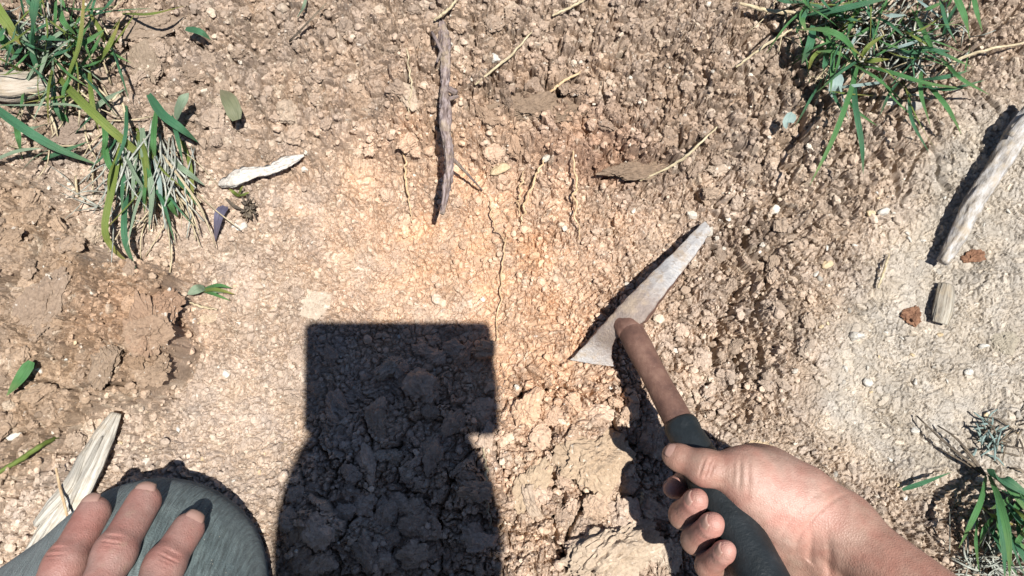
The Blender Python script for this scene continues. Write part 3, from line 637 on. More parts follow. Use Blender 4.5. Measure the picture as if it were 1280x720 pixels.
tuft('grass_tuft', (60, 70), 'tall green grass tuft in the top left corner', [
    ([(47, 85, .012), (43, 55, .030), (44, 20, .050), (52, -30, .065)], 23, M_TEAL, .2),
    ([(84, 128, .010), (86, 98, .026), (101, 52, .045), (106, -20, .060)], 10, M_YEL, .3),
    ([(100, 60, .03), (90, 95, .03), (80, 115, .028), (82, 142, .016)], 8, M_GREEN, -.4),
    ([(-20, -15, .04), (8, 28, .042), (28, 58, .024)], 13, M_YEL, .2), ([(-15, 30, .03), (5, 52, .034), (20, 70, .02)], 10, M_GREEN, .4),
    ([(-10, 42, .03), (10, 55, .03), (30, 52, .02)], 7, M_PALE, .2),
    ([(75, 98, .012), (100, 125, .030), (135, 158, .036), (178, 196, .020), (192, 210, .012)], 11, M_YEL, -.2),
    ([(-15, 128, .022), (25, 158, .032), (70, 185, .030), (122, 206, .010)], 11, M_TEAL, .15),
    ([(-10, 132, .020), (40, 132, .030), (85, 131, .030), (112, 139, .016)], 5, M_PALE, .5),
    ([(112, 85, .012), (114, 112, .028), (118, 140, .030), (125, 168, .016)], 7, M_YEL, -.3),
    ([(95, 92, .012), (118, 62, .034), (128, 40, .038)], 8, M_GREEN, .5), ([(92, 30, .03), (70, 45, .035), (48, 60, .02)], 5, M_PALE, .3),
    ([(66, 95, .01), (68, 118, .024), (72, 140, .024), (80, 160, .01)], 6, M_TEAL, 0), ([(120, 20, .03), (135, 8, .04), (150, -12, .04)], 9, M_TEAL, .3),
    ([(95, 58, .03), (112, 50, .04), (132, 36, .038)], 6, M_GREEN, -.3), ([(20, 150, .01), (23, 170, .026), (28, 200, .01)], 7, M_GREEN, .3),
    ([(75, 10, .03), (80, 28, .036), (95, 44, .03)], 7, M_GREEN, .1), ([(130, 150, .012), (132, 175, .022), (126, 200, .01)], 7, M_GREEN, .2),
    ([(-15, 205, .01), (20, 190, .024), (55, 185, .02)], 6, M_PALE, .2), ([(60, 0, .02), (72, -5, .03), (85, 15, .03)], 6, M_GREEN, .1)]
    + rnd_blades(40, 30, 26, 16, 0, 6.28, 40, 80, 4, 8, .034, [M_GREEN, M_TEAL, M_TEAL, M_PALE]) + rnd_blades(95, 60, 22, 10, D(-120), D(80), 40, 80, 3.5, 7, .036, [M_GREEN, M_YEL, M_TEAL]) + rnd_blades(60, 150, 30, 9, 0, 6.28, 35, 70, 4, 8, .024, [M_GREEN, M_PALE, M_TEAL]) + rnd_blades(60, 60, 34, 50, 0, 6.28, 50, 110, 2.0, 4.0, .04, [M_GREEN, M_YEL, M_PALE, M_TEAL]),
    [(M_DRYST, 'dry_stems', fan(45, 45, 30, 25, 46, 0, 6.28, 25, 60, .006, .022, .0005, .0011)), (M_STRAW, 'dry_straw', fan(80, 110, 45, 45, 46, 0, 6.28, 25, 65, .005, .022, .0006, .0014))])
tuft('grass_tuft', (195, 165), 'half dry grass clump with pale straw hanging down at left', [
    ([(186, 118, .016), (203, 143, .034), (225, 160, .034), (248, 178, .014)], 11, M_TEAL, .1),
    ([(150, 185, .012), (140, 235, .028), (131, 285, .026), (142, 312, .016), (168, 334, .008)], 8, M_YEL, .3),
    ([(160, 235, .012), (156, 275, .028), (158, 305, .024), (170, 336, .008)], 9, M_TEAL, -.2),
    ([(178, 160, .012), (182, 205, .030), (190, 240, .028), (186, 290, .014)], 9, M_PALE, .2),
    ([(195, 140, .014), (192, 175, .03), (194, 200, .02)], 7, M_GREEN, .3),
    ([(212, 198, .016), (232, 214, .026), (256, 232, .012)], 7, M_PALE, .1),
    ([(204, 238, .014), (212, 255, .024), (222, 272, .010)], 7, M_GREEN, .4),
    ([(130, 175, .012), (136, 205, .024), (150, 222, .012)], 7, M_GREEN, .2),
    ([(176, 168, .012), (168, 215, .030), (166, 265, .022)], 6, M_PALE, -.3), ([(190, 175, .012), (199, 225, .03), (203, 262, .018)], 6, M_BLUE, -.1),
    ([(190, 178, .016), (225, 222, .030), (252, 262, .022), (262, 290, .006)], 3, M_STRAW, 0)]
    + rnd_blades(185, 180, 20, 20, D(50), D(130), 50, 120, 3, 5.5, .032, [M_PALE, M_TEAL, M_YEL, M_GREEN, M_TEAL]),
    [(M_DRYST, 'dry_stems', fan(190, 180, 20, 14, 72, D(55), D(130), 40, 110, .010, .032, .0005, .0012)),
     (M_STRAW, 'dry_straw', fan(205, 225, 20, 22, 26, D(35), D(120), 40, 110, .008, .026, .0005, .0010)),
     (M_DRYST, 'fine_stems', fan(130, 245, 28, 16, 20, 0, 6.28, 30, 70, .008, .02, .0004, .0008))])
tuft('grass_tuft', (1072, 82), 'spreading green grass tuft at the upper right', [
    ([(1072, 82, .012), (1060, 122, .045), (1040, 175, .062), (1012, 232, .060)], 7, M_GREEN, .2),
    ([(1066, 86, .012), (1069, 130, .045), (1077, 180, .052), (1079, 218, .040)], 6.5, M_TEAL, -.3),
    ([(1074, 80, .012), (1058, 52, .040), (1032, 38, .048), (996, 37, .036)], 8, M_GREEN, .2),
    ([(1016, 32, .03), (1012, 55, .042), (1002, 80, .026)], 10, M_TEAL, .2), ([(1042, 48, .02), (1040, 80, .040), (1038, 118, .030)], 6, M_GREEN, .3),
    ([(1074, 82, .012), (1110, 90, .040), (1160, 105, .046), (1215, 112, .022)], 7, M_GREEN, .2), ([(1150, 100, .02), (1180, 97, .036), (1212, 88, .028)], 6, M_TEAL, .1),
    ([(1155, 102, .02), (1182, 132, .036), (1202, 168, .020)], 6, M_GREEN, -.2), ([(1150, 108, .02), (1185, 112, .034), (1232, 100, .02)], 5, M_TEAL, .2),
    ([(1074, 80, .012), (1092, 76, .030), (1112, 74, .024)], 7, M_YEL, .2), ([(1005, 20, .02), (1040, 14, .042), (1085, 4, .052), (1130, -8, .05)], 9, M_TEAL, .3),
    ([(1190, -12, .04), (1204, 20, .042), (1212, 50, .024)], 11, M_GREEN, .2), ([(1175, 0, .03), (1182, 30, .04), (1196, 55, .03)], 8, M_TEAL, .3),
    ([(1215, -10, .03), (1220, 15, .03), (1228, 40, .02)], 8, M_GREEN, .1), ([(1120, 60, .02), (1140, 66, .03), (1168, 60, .025)], 6, M_TEAL, .2),
    ([(1010, 5, .02), (1002, 22, .04), (1008, 40, .04)], 8, M_GREEN, .2), ([(1030, 60, .02), (1016, 72, .03), (1010, 90, .02)], 5, M_YEL, 0),
    ([(1072, 84, .012), (1084, 60, .036), (1108, 42, .036)], 6, M_YEL, .2), ([(1068, 80, .012), (1046, 66, .034), (1020, 64, .03)], 5, M_GREEN, .1)]
    + rnd_blades(1125, 35, 42, 34, 0, 6.28, 35, 85, 3, 5.5, .036, [M_GREEN, M_TEAL, M_TEAL, M_BLUE]) + rnd_blades(1090, 38, 48, 60, 0, 6.28, 45, 100, 1.8, 3.8, .042, [M_GREEN, M_GREEN, M_YEL, M_TEAL]) + rnd_blades(1035, 25, 20, 16, 0, 6.28, 30, 70, 4, 8, .036, [M_GREEN, M_TEAL]),
    [(M_DRYST, 'dry_stems', fan(1120, 48, 36, 24, 130, 0, 6.28, 18, 44, .008, .026, .0005, .0011)), (M_STRAW, 'dry_straw', fan(1060, 60, 40, 30, 42, 0, 6.28, 25, 60, .006, .022, .0005, .0009))])
tuft('grass_tuft', (1234, 596), 'green grass tuft at the lower right edge above the forearm', [
    ([(1232, 594, .010), (1225, 625, .034), (1212, 655, .038), (1198, 686, .020)], 9, M_GREEN, .2),
    ([(1236, 594, .010), (1250, 630, .040), (1260, 675, .050), (1262, 725, .040)], 8, M_GREEN, -.2),
    ([(1234, 590, .010), (1255, 600, .036), (1290, 622, .040)], 13, M_TEAL, .2), ([(1240, 600, .010), (1248, 640, .036), (1254, 690, .04), (1256, 730, .03)], 7, M_TEAL, .3),
    ([(1236, 592, .010), (1262, 612, .03), (1290, 650, .036)], 11, M_GREEN, .4), ([(1245, 640, .015), (1250, 662, .03), (1252, 690, .03)], 10, M_GREEN, .1),
    ([(1260, 630, .02), (1275, 650, .03), (1295, 660, .03)], 9, M_TEAL, .1), ([(1262, 665, .02), (1275, 690, .03), (1288, 715, .03)], 8, M_TEAL, .2)]
    + rnd_blades(1262, 630, 16, 16, D(10), D(110), 40, 90, 2.2, 4.5, .04, [M_GREEN, M_YEL, M_TEAL]) + rnd_blades(1262, 640, 16, 18, D(0), D(150), 30, 70, 4, 9, .03, [M_GREEN, M_TEAL]),
    [(M_DARKT, 'stalk_shadows', [([G(1232, 594, .006), G(1205, 572, .016), G(1178, 550, .018), G(1146, 520, .006)], .0013), ([G(1232, 594, .006), G(1212, 566, .014), G(1192, 545, .014), G(1172, 532, .006)], .0011),  # dark stalks laid in for the shadows of the tall blades
                               ([G(1232, 594, .006), G(1216, 575, .014), G(1200, 556, .012)], .0011), ([G(1231, 594, .006), G(1200, 575, .010), G(1172, 560, .004)], .0010)]),
     (M_DRYST, 'dry_stems', fan(1245, 705, 26, 14, 70, 0, 6.28, 25, 60, .006, .02, .0005, .001)), (M_BLUE, 'pale_shoots', fan(1238, 548, 8, 12, 26, 0, 6.28, 10, 26, .004, .014, .0006, .0012)),
     (M_DARKT, 'fine_stalks', fan(1270, 545, 12, 14, 14, 0, 6.28, 18, 40, .004, .012, .0006, .0010))])
tuft('green_sprout', (258, 364), 'tiny green sprout at the foot of the left mound', [
    ([(252, 364, .006), (270, 362, .014), (294, 368, .010)], 5, M_YEL, .1), ([(254, 362, .006), (272, 357, .014), (290, 360, .010)], 5, M_GREEN, .2), ([(254, 364, .006), (268, 368, .012), (288, 376, .010)], 4, M_GREEN, .2),
    ([(256, 360, .006), (246, 362, .014), (234, 368, .012)], 12, M_PALE, .1), ([(258, 366, .006), (276, 364, .012), (286, 366, .01)], 4, M_PALE, .1)], [], 'plant')
tuft('green_sprout', (298, 243), 'tiny yellow sprout against the whitish bark strip', [
    ([(298, 245, .004), (292, 240, .010), (286, 236, .010)], 4, M_YEL, .1), ([(298, 245, .004), (301, 238, .010), (304, 232, .012)], 4, M_YEL, .2), ([(298, 245, .004), (306, 243, .010), (312, 240, .010)], 4, M_YEL, .2)], [], 'plant')
tuft('flower_shadow', (290, 258), 'flower shadow modelled as dark strands on a thin stem below the whitish bark', [
    ([(282, 248, .008), (294, 258, .014), (304, 262, .014)], 4, M_DARKT, 0)], [(M_DARKT, 'shade_strands', fan(309, 263, 4, 4, 34, 0, 6.28, 6, 15, .008, .018, .0008, .0014))], 'plant')  # dark strands put in as the shadow of a flower
tuft('grass_wisp', (385, 0), 'small green blades at the top edge left of centre', [
    ([(372, 22, .006), (380, 8, .016), (384, -10, .02)], 5, M_PALE, .1), ([(640, 8, .006), (650, 2, .012), (660, -8, .016)], 0.1, M_PALE, .1)][:1], [(M_DARKT, 'fine_stalks', [([G(362, 52, .004), G(385, 28, .014), G(408, 4, .012)], .0011)])])

# ------------------------------------------------------------------ signed distance modelling for the body and clothes
class Field:
    def __init__(self, lo, hi, h):
        self.lo = np.array(lo, float); self.h = h; self.n = np.ceil((np.array(hi) - lo) / h).astype(int) + 1
    def grid(self): return np.full(self.n, 0.05, np.float32)
    def box(self, lo, hi):
        a = np.clip(np.floor((lo - self.lo) / self.h).astype(int), 0, self.n); b = np.clip(np.ceil((hi - self.lo) / self.h).astype(int) + 1, 0, self.n)
        sl = tuple(slice(a[i], b[i]) for i in range(3))
        ax = [((np.arange(a[i], b[i]) * self.h) + self.lo[i]).astype(np.float32) for i in range(3)]
        return sl, np.meshgrid(*ax, indexing='ij')
    def cone(self, Fd, a, b, ra, rb, k=0.006):
        a = np.asarray(a, float); b = np.asarray(b, float); m = max(ra, rb) + max(k, 2 * self.h) * 1.5 + 0.004
        sl, (x, y, z) = self.box(np.minimum(a, b) - m, np.maximum(a, b) + m)
        if x.size == 0: return
        ba = b - a; L = max(float(ba @ ba), 1e-12)
        t = np.clip(((x - a[0]) * ba[0] + (y - a[1]) * ba[1] + (z - a[2]) * ba[2]) / L, 0, 1)
        d = np.sqrt((x - a[0] - ba[0] * t) ** 2 + (y - a[1] - ba[1] * t) ** 2 + (z - a[2] - ba[2] * t) ** 2) - (ra + (rb - ra) * t)
        self.blend(Fd, sl, d, k)
    def ell(self, Fd, c, R, r, k=0.006, sub=False):     # ellipsoid, R rows are axes
        c = np.asarray(c, float); r = np.asarray(r, float); R = np.asarray(R, float); m = r.max() + max(k, 2 * self.h) * 1.5 + 0.004
        sl, (x, y, z) = self.box(c - m, c + m)
        if x.size == 0: return
        q = [((x - c[0]) * R[i, 0] + (y - c[1]) * R[i, 1] + (z - c[2]) * R[i, 2]) / r[i] for i in range(3)]
        k0 = np.sqrt(q[0] ** 2 + q[1] ** 2 + q[2] ** 2); k1 = np.sqrt((q[0] / r[0]) ** 2 + (q[1] / r[1]) ** 2 + (q[2] / r[2]) ** 2)
        d = k0 * (k0 - 1) / np.maximum(k1, 1e-6)
        if sub:
            f = Fd[sl]; nd = -d; h_ = np.clip(0.5 - 0.5 * (nd - f) / k, 0, 1); Fd[sl] = nd + (f - nd) * h_ + k * h_ * (1 - h_)
        else: self.blend(Fd, sl, d, k)
    def blend(self, Fd, sl, d, k):
        f = Fd[sl]; h_ = np.clip(0.5 + 0.5 * (d - f) / k, 0, 1); Fd[sl] = d + (f - d) * h_ - k * h_ * (1 - h_)
    def nets(self, Fd):
        ins = Fd < 0; c = ins.astype(np.int8); S = [slice(None, -1), slice(1, None)]
        cnt = sum(c[S[i], S[j], S[k]] for i in (0, 1) for j in (0, 1) for k in (0, 1))
        act = (cnt > 0) & (cnt < 8); I = np.argwhere(act); idx = np.full(act.shape, -1, np.int32); idx[act] = np.arange(len(I))
        acc = np.zeros((len(I), 3)); num = np.zeros(len(I)); cor = [(i, j, k) for i in (0, 1) for j in (0, 1) for k in (0, 1)]
        val = {q: Fd[I[:, 0] + q[0], I[:, 1] + q[1], I[:, 2] + q[2]] for q in cor}
        for q in cor:
            for ax in range(3):
                if q[ax]: continue
                p = list(q); p[ax] = 1; p = tuple(p); a, b = val[q], val[p]; m = (a < 0) != (b < 0)
                t = np.where(m, a / np.where(m, a - b, 1), 0); pt = np.tile(np.array(q, float), (len(I), 1)); pt[:, ax] = t
                acc[m] += pt[m]; num[m] += 1
        V = (I + acc / num[:, None]) * self.h + self.lo; Fs = []
        for ax in range(3):
            o1, o2 = [(1, 2), (2, 0), (0, 1)][ax]; sa = [slice(None)] * 3; sb = [slice(None)] * 3; sa[ax] = slice(None, -1); sb[ax] = slice(1, None)
            A = ins[tuple(sa)]; B = ins[tuple(sb)]; E = np.argwhere(A != B); E = E[(E[:, o1] > 0) & (E[:, o2] > 0)]
            E = E[(E[:, o1] < Fd.shape[o1] - 1) & (E[:, o2] < Fd.shape[o2] - 1)]
            fl = A[E[:, 0], E[:, 1], E[:, 2]]; u = np.zeros(3, int); u[o1] = 1; v = np.zeros(3, int); v[o2] = 1
            g = lambda e: idx[e[:, 0], e[:, 1], e[:, 2]]
            Q = np.stack([g(E - u - v), g(E - v), g(E), g(E - u)], 1); Q[~fl] = Q[~fl][:, ::-1]; Fs.append(Q)
        Fs = np.concatenate(Fs); return V, Fs[(Fs >= 0).all(1)]
def unit(v): v = np.asarray(v, float); return v / np.linalg.norm(v)

# ------------------------------------------------------------------ hammer
H0 = P(783, 404, 0.036); H1 = P(850, 530, 0.078); HA = unit(H1 - H0)
HC = unit((CAM - H1) - HA * ((CAM - H1) @ HA)); HR = np.cross(HC, HA)
if HR[0] < 0: HR = -HR
def Hpt(t, ang=None, rho=0.0):
    p = H0 + HA * t
    if ang is not None: p = p + rho * (HR * math.cos(D(ang)) + HC * math.sin(D(ang)))
    return p
m, n, b = new_mat('dusty_steel', 0.5, 0.4); pos = coords(n)
d1 = noise(n, pos, 38, 6, 0.65); d2 = noise(n, pos, 230, 6, 0.75)
c = ramp(n, d1, [(0.30, (0.22, 0.21, 0.205)), (0.45, (0.40, 0.385, 0.365)), (0.60, (0.44, 0.42, 0.39)), (0.75, (0.40, 0.40, 0.41))])
ln = N(n, 'ShaderNodeVectorMath', operation='LENGTH'); n.links.new(pos, ln.inputs[0])     # rust where shaft and head are welded
ad = N(n, 'ShaderNodeMath', operation='MULTIPLY_ADD'); n.links.new(d2, ad.inputs[0]); ad.inputs[1].default_value = 0.05; n.links.new(ln.outputs['Value'], ad.inputs[2])
c = mix(n, ramp(n, ad.outputs[0], [(0.048, (0.85, 0.85, 0.85)), (0.075, (0, 0, 0))]), c, (0.20, 0.15, 0.12))
c = mix(n, ramp(n, noise(n, pos, 75, 5, 0.7), [(0.48, (0, 0, 0)), (0.62, (0.75, 0.75, 0.75))]), c, (0.33, 0.255, 0.18))
c = mix(n, ramp(n, d2, [(0.55, (0, 0, 0)), (0.68, (0.9, 0.9, 0.9))]), c, (0.24, 0.185, 0.14)); n.links.new(c, b.inputs['Base Color'])
b.inputs['Metallic'].default_value = 0.25; bump(n, b, d2, 0.0016, 0.9); M_STEEL = m
m, n, b = new_mat('rusty_brown_steel', 0.6, 0.35); pos = coords(n); d1 = noise(n, pos, 55, 6, 0.65); d2 = noise(n, pos, 220, 6, 0.7)
c = ramp(n, d1, [(0.3, (0.070, 0.036, 0.027)), (0.5, (0.125, 0.066, 0.047)), (0.75, (0.205, 0.120, 0.085))])
c = mix(n, ramp(n, noise(n, pos, 480, 6, 0.8), [(0.60, (0, 0, 0)), (0.76, (0.65, 0.65, 0.65))]), c, (0.42, 0.32, 0.24)); n.links.new(c, b.inputs['Base Color']); bump(n, b, d2, 0.0010, 0.7); M_RUST = m
m, n, b = new_mat('black_rubber', 0.52, 0.35); pos = coords(n); d1 = noise(n, pos, 70, 5, 0.7)
c = ramp(n, d1, [(0.35, (0.006, 0.009, 0.010)), (0.6, (0.012, 0.016, 0.018)), (0.70, (0.022, 0.025, 0.026)), (0.82, (0.09, 0.085, 0.075))]); n.links.new(c, b.inputs['Base Color']); bump(n, b, noise(n, pos, 500, 3), 0.0004); M_RUBBER = m
hammer = empty('pick_hammer', H0, label='pick hammer with dusty steel head and black grip held in the right hand', cat='hammer')
st = [((713, 450), (766, 458), .008, .010, .004), ((733, 429), (765, 438), .017, .019, .005), ((748, 412), (771, 424), .026, .028, .008), ((762, 394), (792, 414), .033, .037, .012), ((777, 378), (808, 396), .037, .041, .013),
      ((797, 357), (826, 374), .038, .042, .011), ((818, 337), (842, 352), .034, .038, .009), ((842, 314), (860, 331), .028, .031, .007), ((864, 292), (876, 309), .020, .023, .006), ((881, 276), (889, 289), .012, .014, .004)]
cU = spline([G(*q[0], q[2]) for q in st], 46); cL = spline([G(*q[1], q[3]) for q in st], 46); th = np.interp(np.linspace(0, 1, 46), np.linspace(0, 1, len(st)), [q[4] for q in st])
V = []; ring = 20
for i in range(46):
    mid = (cU[i] + cL[i]) / 2; hv = (cL[i] - cU[i]) / 2; tg = unit((cU + cL)[min(i + 1, 45)] - (cU + cL)[max(i - 1, 0)]); nn = unit(np.cross(hv, tg)); nn = nn if nn[2] > 0 else -nn
    for k in range(ring):
        a = 2 * math.pi * k / ring; ca, sa = math.cos(a), math.sin(a)
        ex = math.copysign(abs(ca) ** 0.30, ca); ey = math.copysign(abs(sa) ** 0.30, sa)
        V.append(mid + hv * ex * (1 + 0.03 * math.sin(i * 1.7 + k) + 0.03 * math.sin(i * 0.6 + 2)) + nn * (th[i] * (ey - 1) * 0.5 + 0.0012 * (1 - abs(ex)) * (ey > 0)))
Fh = [(i * ring + k, i * ring + (k + 1) % ring, (i + 1) * ring + (k + 1) % ring, (i + 1) * ring + k) for i in range(45) for k in range(ring)] + [tuple(range(ring))[::-1], tuple(range(45 * ring, 46 * ring))]
hh = gen_obj('hammer_head', np.array(V), Fh, M_STEEL, hammer, smooth=False); hh.data.materials.append(M_RUST)
for pgn in hh.data.polygons:
    if abs(pgn.normal.z) < 0.5: pgn.material_index = 1
def turned(name, prof, mat, parent, nr=36, rough=0.012, seed=2):
    tt = [q[0] for q in prof]; ctr = lambda t: Hpt(t) - HC * 0.007 * max(0, min(1, (0.020 - t) / 0.028)); V, F_, UV = tube([ctr(t) for t in tt], [q[1] for q in prof], nr, len(tt), rough, 1, seed, spl=False)
    r = np.array([q[1] for q in prof]); Vr = V.copy()
    for i in range(len(tt)):
        c0 = ctr(tt[i]); Vr[i * nr:(i + 1) * nr] = c0 + (V[i * nr:(i + 1) * nr] - c0) * (r[i] / np.interp(i / (len(tt) - 1), np.linspace(0, 1, len(tt)), r))
    return gen_obj(name, Vr, F_, mat, parent, UV)
turned('shaft', [(-.008, .0090), (-.006, .0100), (-.003, .0102), (.001, .0100)] + [(t, .0099 + .0004 * math.sin(t * 90)) for t in np.linspace(.004, .105, 30)], M_RUST, hammer)
turned('socket', [(-.012, .0070), (-.011, .0105), (-.008, .0122), (.000, .0118), (.0055, .0110), (.0095, .0103), (.0100, .0096)], M_RUST, hammer, rough=0.08)
turned('grip', [(.0925, .0104), (.0935, .0117), (.096, .0124), (.100, .0124), (.1035, .0119)] + [(t, .0124 + .0030 * min(1, (t - .107) / .04) + .0006 * math.sin((t - .1) * 16)) for t in np.linspace(.107, .255, 40)] + [(.262, .0185), (.270, .0190), (.276, .0165), (.279, .008)], M_RUBBER, hammer)

# ------------------------------------------------------------------ person
person = empty('person', (0.02, -0.74, 0.0), label='kneeling person in grey green trousers gripping the hammer, one hand on knee', cat='person')
def skin_mat():
    m, n, b = new_mat('skin', 0.5, 0.35); pos = coords(n); t = N(n, 'ShaderNodeAttribute', attribute_name='soil').outputs['Color']
    v = ramp(n, noise(n, pos, 130, 6, 0.7), [(0.3, (0.84, 0.78, 0.76)), (0.7, (1.12, 1.15, 1.15))]); c = mix(n, 1.0, t, v, 'MULTIPLY')
    v2 = ramp(n, noise(n, pos, 42, 3, 0.6), [(0.35, (1.02, 0.86, 0.84)), (0.65, (0.98, 1.06, 1.06))]); c = mix(n, 1.0, c, v2, 'MULTIPLY')
    dd = ramp(n, noise(n, pos, 75, 6, 0.75), [(0.57, (0, 0, 0)), (0.74, (0.6, 0.6, 0.6))]); c = mix(n, dd, c, (0.24, 0.165, 0.115))    # dust on the skin
    n.links.new(c, b.inputs['Base Color'])
    b.inputs['Subsurface Weight'].default_value = 0.0
    vo = N(n, 'ShaderNodeTexVoronoi', feature='DISTANCE_TO_EDGE'); vo.inputs['Scale'].default_value = 620; n.links.new(pos, vo.inputs['Vector'])
    ad = N(n, 'ShaderNodeMath', operation='ADD'); n.links.new(vo.outputs['Distance'], ad.inputs[0]); n.links.new(noise(n, pos, 300, 5, 0.7), ad.inputs[1])
    bump(n, b, ad.outputs[0], 0.0005, 0.7); return m
M_SKIN = skin_mat()
m, n, b = new_mat('nail', 0.35, 0.4); c = ramp(n, noise(n, coords(n), 150, 3), [(0.3, (0.27, 0.160, 0.124)), (0.7, (0.33, 0.205, 0.165))]); n.links.new(c, b.inputs['Base Color']); M_NAIL = m
SKV = []; SKF = []; SKC = []; sk_off = 0
def add_skin(V, Fs, col):
    global sk_off
    SKV.append(V); SKF.append(Fs + sk_off); SKC.append(col); sk_off += len(V)
SKIN = np.array([0.265, 0.153, 0.114]); RED = np.array([0.33, 0.172, 0.142]); PALM = np.array([0.44, 0.285, 0.235])
nails = []
def nail(tip, d, nrm, r, w_=1.0, ln=0.0105, fwd=0.35):
    d = unit(d); nrm = unit(nrm - d * (nrm @ d)); s = np.cross(d, nrm); V = []; nu, nv = 9, 9
    for lay, inset in ((0, 0.0), (1, -0.0009)):
        for i in range(nu):
            u = i / (nu - 1) * 2 - 1
            for j in range(nv):
                v = j / (nv - 1) * 2 - 1
                vv = v * math.sqrt(max(0.0, 1 - 0.25 * max(0, u) ** 2 - 0.35 * min(0, u) ** 2))
                ph = vv * 0.82 * w_; rad = r * (1.012 - 0.05 * max(0, -u) ** 2 - 0.035 * v * v) - r * 0.22 * max(0, (u + 0.2)) ** 2 * 0.6 + inset
                V.append(tip + d * (r * fwd + u * ln * 0.5) + s * math.sin(ph) * rad + nrm * (math.cos(ph) * rad))
    F_ = [(i * nv + j, i * nv + j + 1, (i + 1) * nv + j + 1, (i + 1) * nv + j) for i in range(nu - 1) for j in range(nv - 1)]
    k = nu * nv; F_ += [(k + a, k + d_, k + c_, k + b_) for a, b_, c_, d_ in F_]
    edge = [i * nv for i in range(nu)] + [(nu - 1) * nv + j for j in range(1, nv)] + [i * nv + nv - 1 for i in range(nu - 2, -1, -1)] + [j for j in range(nv - 2, 0, -1)]
    F_ += [(edge[q], edge[(q + 1) % len(edge)], edge[(q + 1) % len(edge)] + k, edge[q] + k) for q in range(len(edge))]
    nails.append((np.array(V), F_))
def wrinkle(V, c, d, up, offs, depth, sig, rad, curve=0.0):
    q = V - c; s = q @ unit(d); u_ = q @ unit(up); lat = np.linalg.norm(q - np.outer(s, unit(d)) - np.outer(u_, unit(up)), axis=1)
    near = np.exp(-(np.linalg.norm(q, axis=1) / rad) ** 4) * sstep(-0.2, 0.4, u_ / (np.linalg.norm(q, axis=1) + 1e-9))
    g = sum(a * np.exp(-((s - o - curve * lat ** 2) / sig) ** 2) for o, a in offs)
    return V - np.outer(g * near * depth, unit(up))

# --- left hand resting on the knee
KN = P(190, 738, 0.052); KR = 0.0750
def on_knee(px, py, r):
    d = unit(ray(px, py)); oc = CAM - KN; bq = oc @ d; cq = oc @ oc - r * r; disc = bq * bq - cq
    return CAM + d * (-bq - math.sqrt(max(disc, 0)))
LW = np.array([-0.290, -0.355, 0.172]); LE = np.array([-0.36, -0.53, 0.33])
lf = {'index': [(235, 661), (206, 706), (172, 775, .150), (138, 850, .166)], 'middle': [(180, 627), (144, 690), (108, 768, .152), (82, 850, .168)], 'ring': [(117, 641), (83, 703), (42, 772, .148), (22, 858, .164)], 'little': [(22, 733), (-4, 775), (-36, 820, .142), (-30, 880, .156)]}
fl_ = Field((-0.37, -0.40, 0.070), (-0.16, -0.140, 0.225), 0.0010)
palm = fl_.grid(); J = {}
for nm, q in lf.items():
    rs = {'index': (.0104, .0110, .0112), 'middle': (.0108, .0114, .0116), 'ring': (.0106, .0111, .0113), 'little': (.0085, .0095, .0105)}[nm]
    J[nm] = ([on_knee(q[0][0], q[0][1], KR + rs[0] * .75), on_knee(q[1][0], q[1][1], KR + rs[1] * 1.0), P(*q[2]), P(*q[3])], rs)
for nm in J: fl_.cone(palm, J[nm][0][3], LW, .0155, .024, .012)
fl_.cone(palm, J['index'][0][3], J['ring'][0][3], .014, .014, .01); fl_.cone(palm, LW, LW + (LE - LW) * .4, .024, .028, .012)
th0 = LW + np.array([.055, .02, -.012]); fl_.cone(palm, LW, th0, .020, .017, .012); fl_.cone(palm, th0, th0 + np.array([.035, .035, -.02]), .0145, .012, .006); fl_.cone(palm, th0 + np.array([.035, .035, -.02]), th0 + np.array([.05, .065, -.035]), .012, .0095, .004)
out = palm.copy()
for nm, (js, rs) in J.items():
    f = fl_.grid(); t_, dp, pp, mp = js
    fl_.cone(f, t_, dp, rs[0], rs[1], .002); fl_.cone(f, dp, pp, rs[1] * .97, rs[2], .004); fl_.cone(f, pp, mp, rs[2], rs[2] * 1.12, .004)
    fl_.cone(f, dp, dp + unit(pp - dp) * .003, rs[1] * 1.01, rs[1] * 1.01, .006)
    a = f; bq = palm; h_ = np.clip(0.5 + 0.5 * (a - bq) / .012, 0, 1); out = np.minimum(out, a + (bq - a) * h_ - .012 * h_ * (1 - h_))
V, Fs = fl_.nets(out); col = np.tile(SKIN * np.array([0.90, 0.90, 1.0]), (len(V), 1))
for nm, (js, rs) in J.items():
    t_, dp, pp, mp = js; d = unit(t_ - dp); up = unit(dp - KN); up = unit(up - d * (up @ d))
    V = wrinkle(V, dp + up * rs[1], d, up, [(-.0048, .6), (-.0021, 1.2), (.0009, .7), (.0026, 1.0), (-.0078, .35)], .0008, .0008, .012, 14 + 9 * rs[0] / .01)
    V = wrinkle(V, pp + up * rs[2], unit(dp - pp), up, [(-.005, 1), (-.002, 1.2), (.001, 1.2), (.004, 1)], .0011, .0009, .016, 10)
    V = wrinkle(V, (dp + pp) / 2 + up * rs[1], d, up, [(-.004, .5), (.003, .4)], .0005, .001, .012, 20)
    k = np.exp(-(np.linalg.norm(V - t_, axis=1) / .013) ** 2) * .75 + np.exp(-(np.linalg.norm(V - dp - up * rs[1], axis=1) / .010) ** 2) * .28
    col += (RED * 0.92 - col) * np.clip(k, 0, 1)[:, None]
    nail(t_, d, unit(up + d * .25), rs[0], .85, .0100, .42)
add_skin(V, Fs, col)

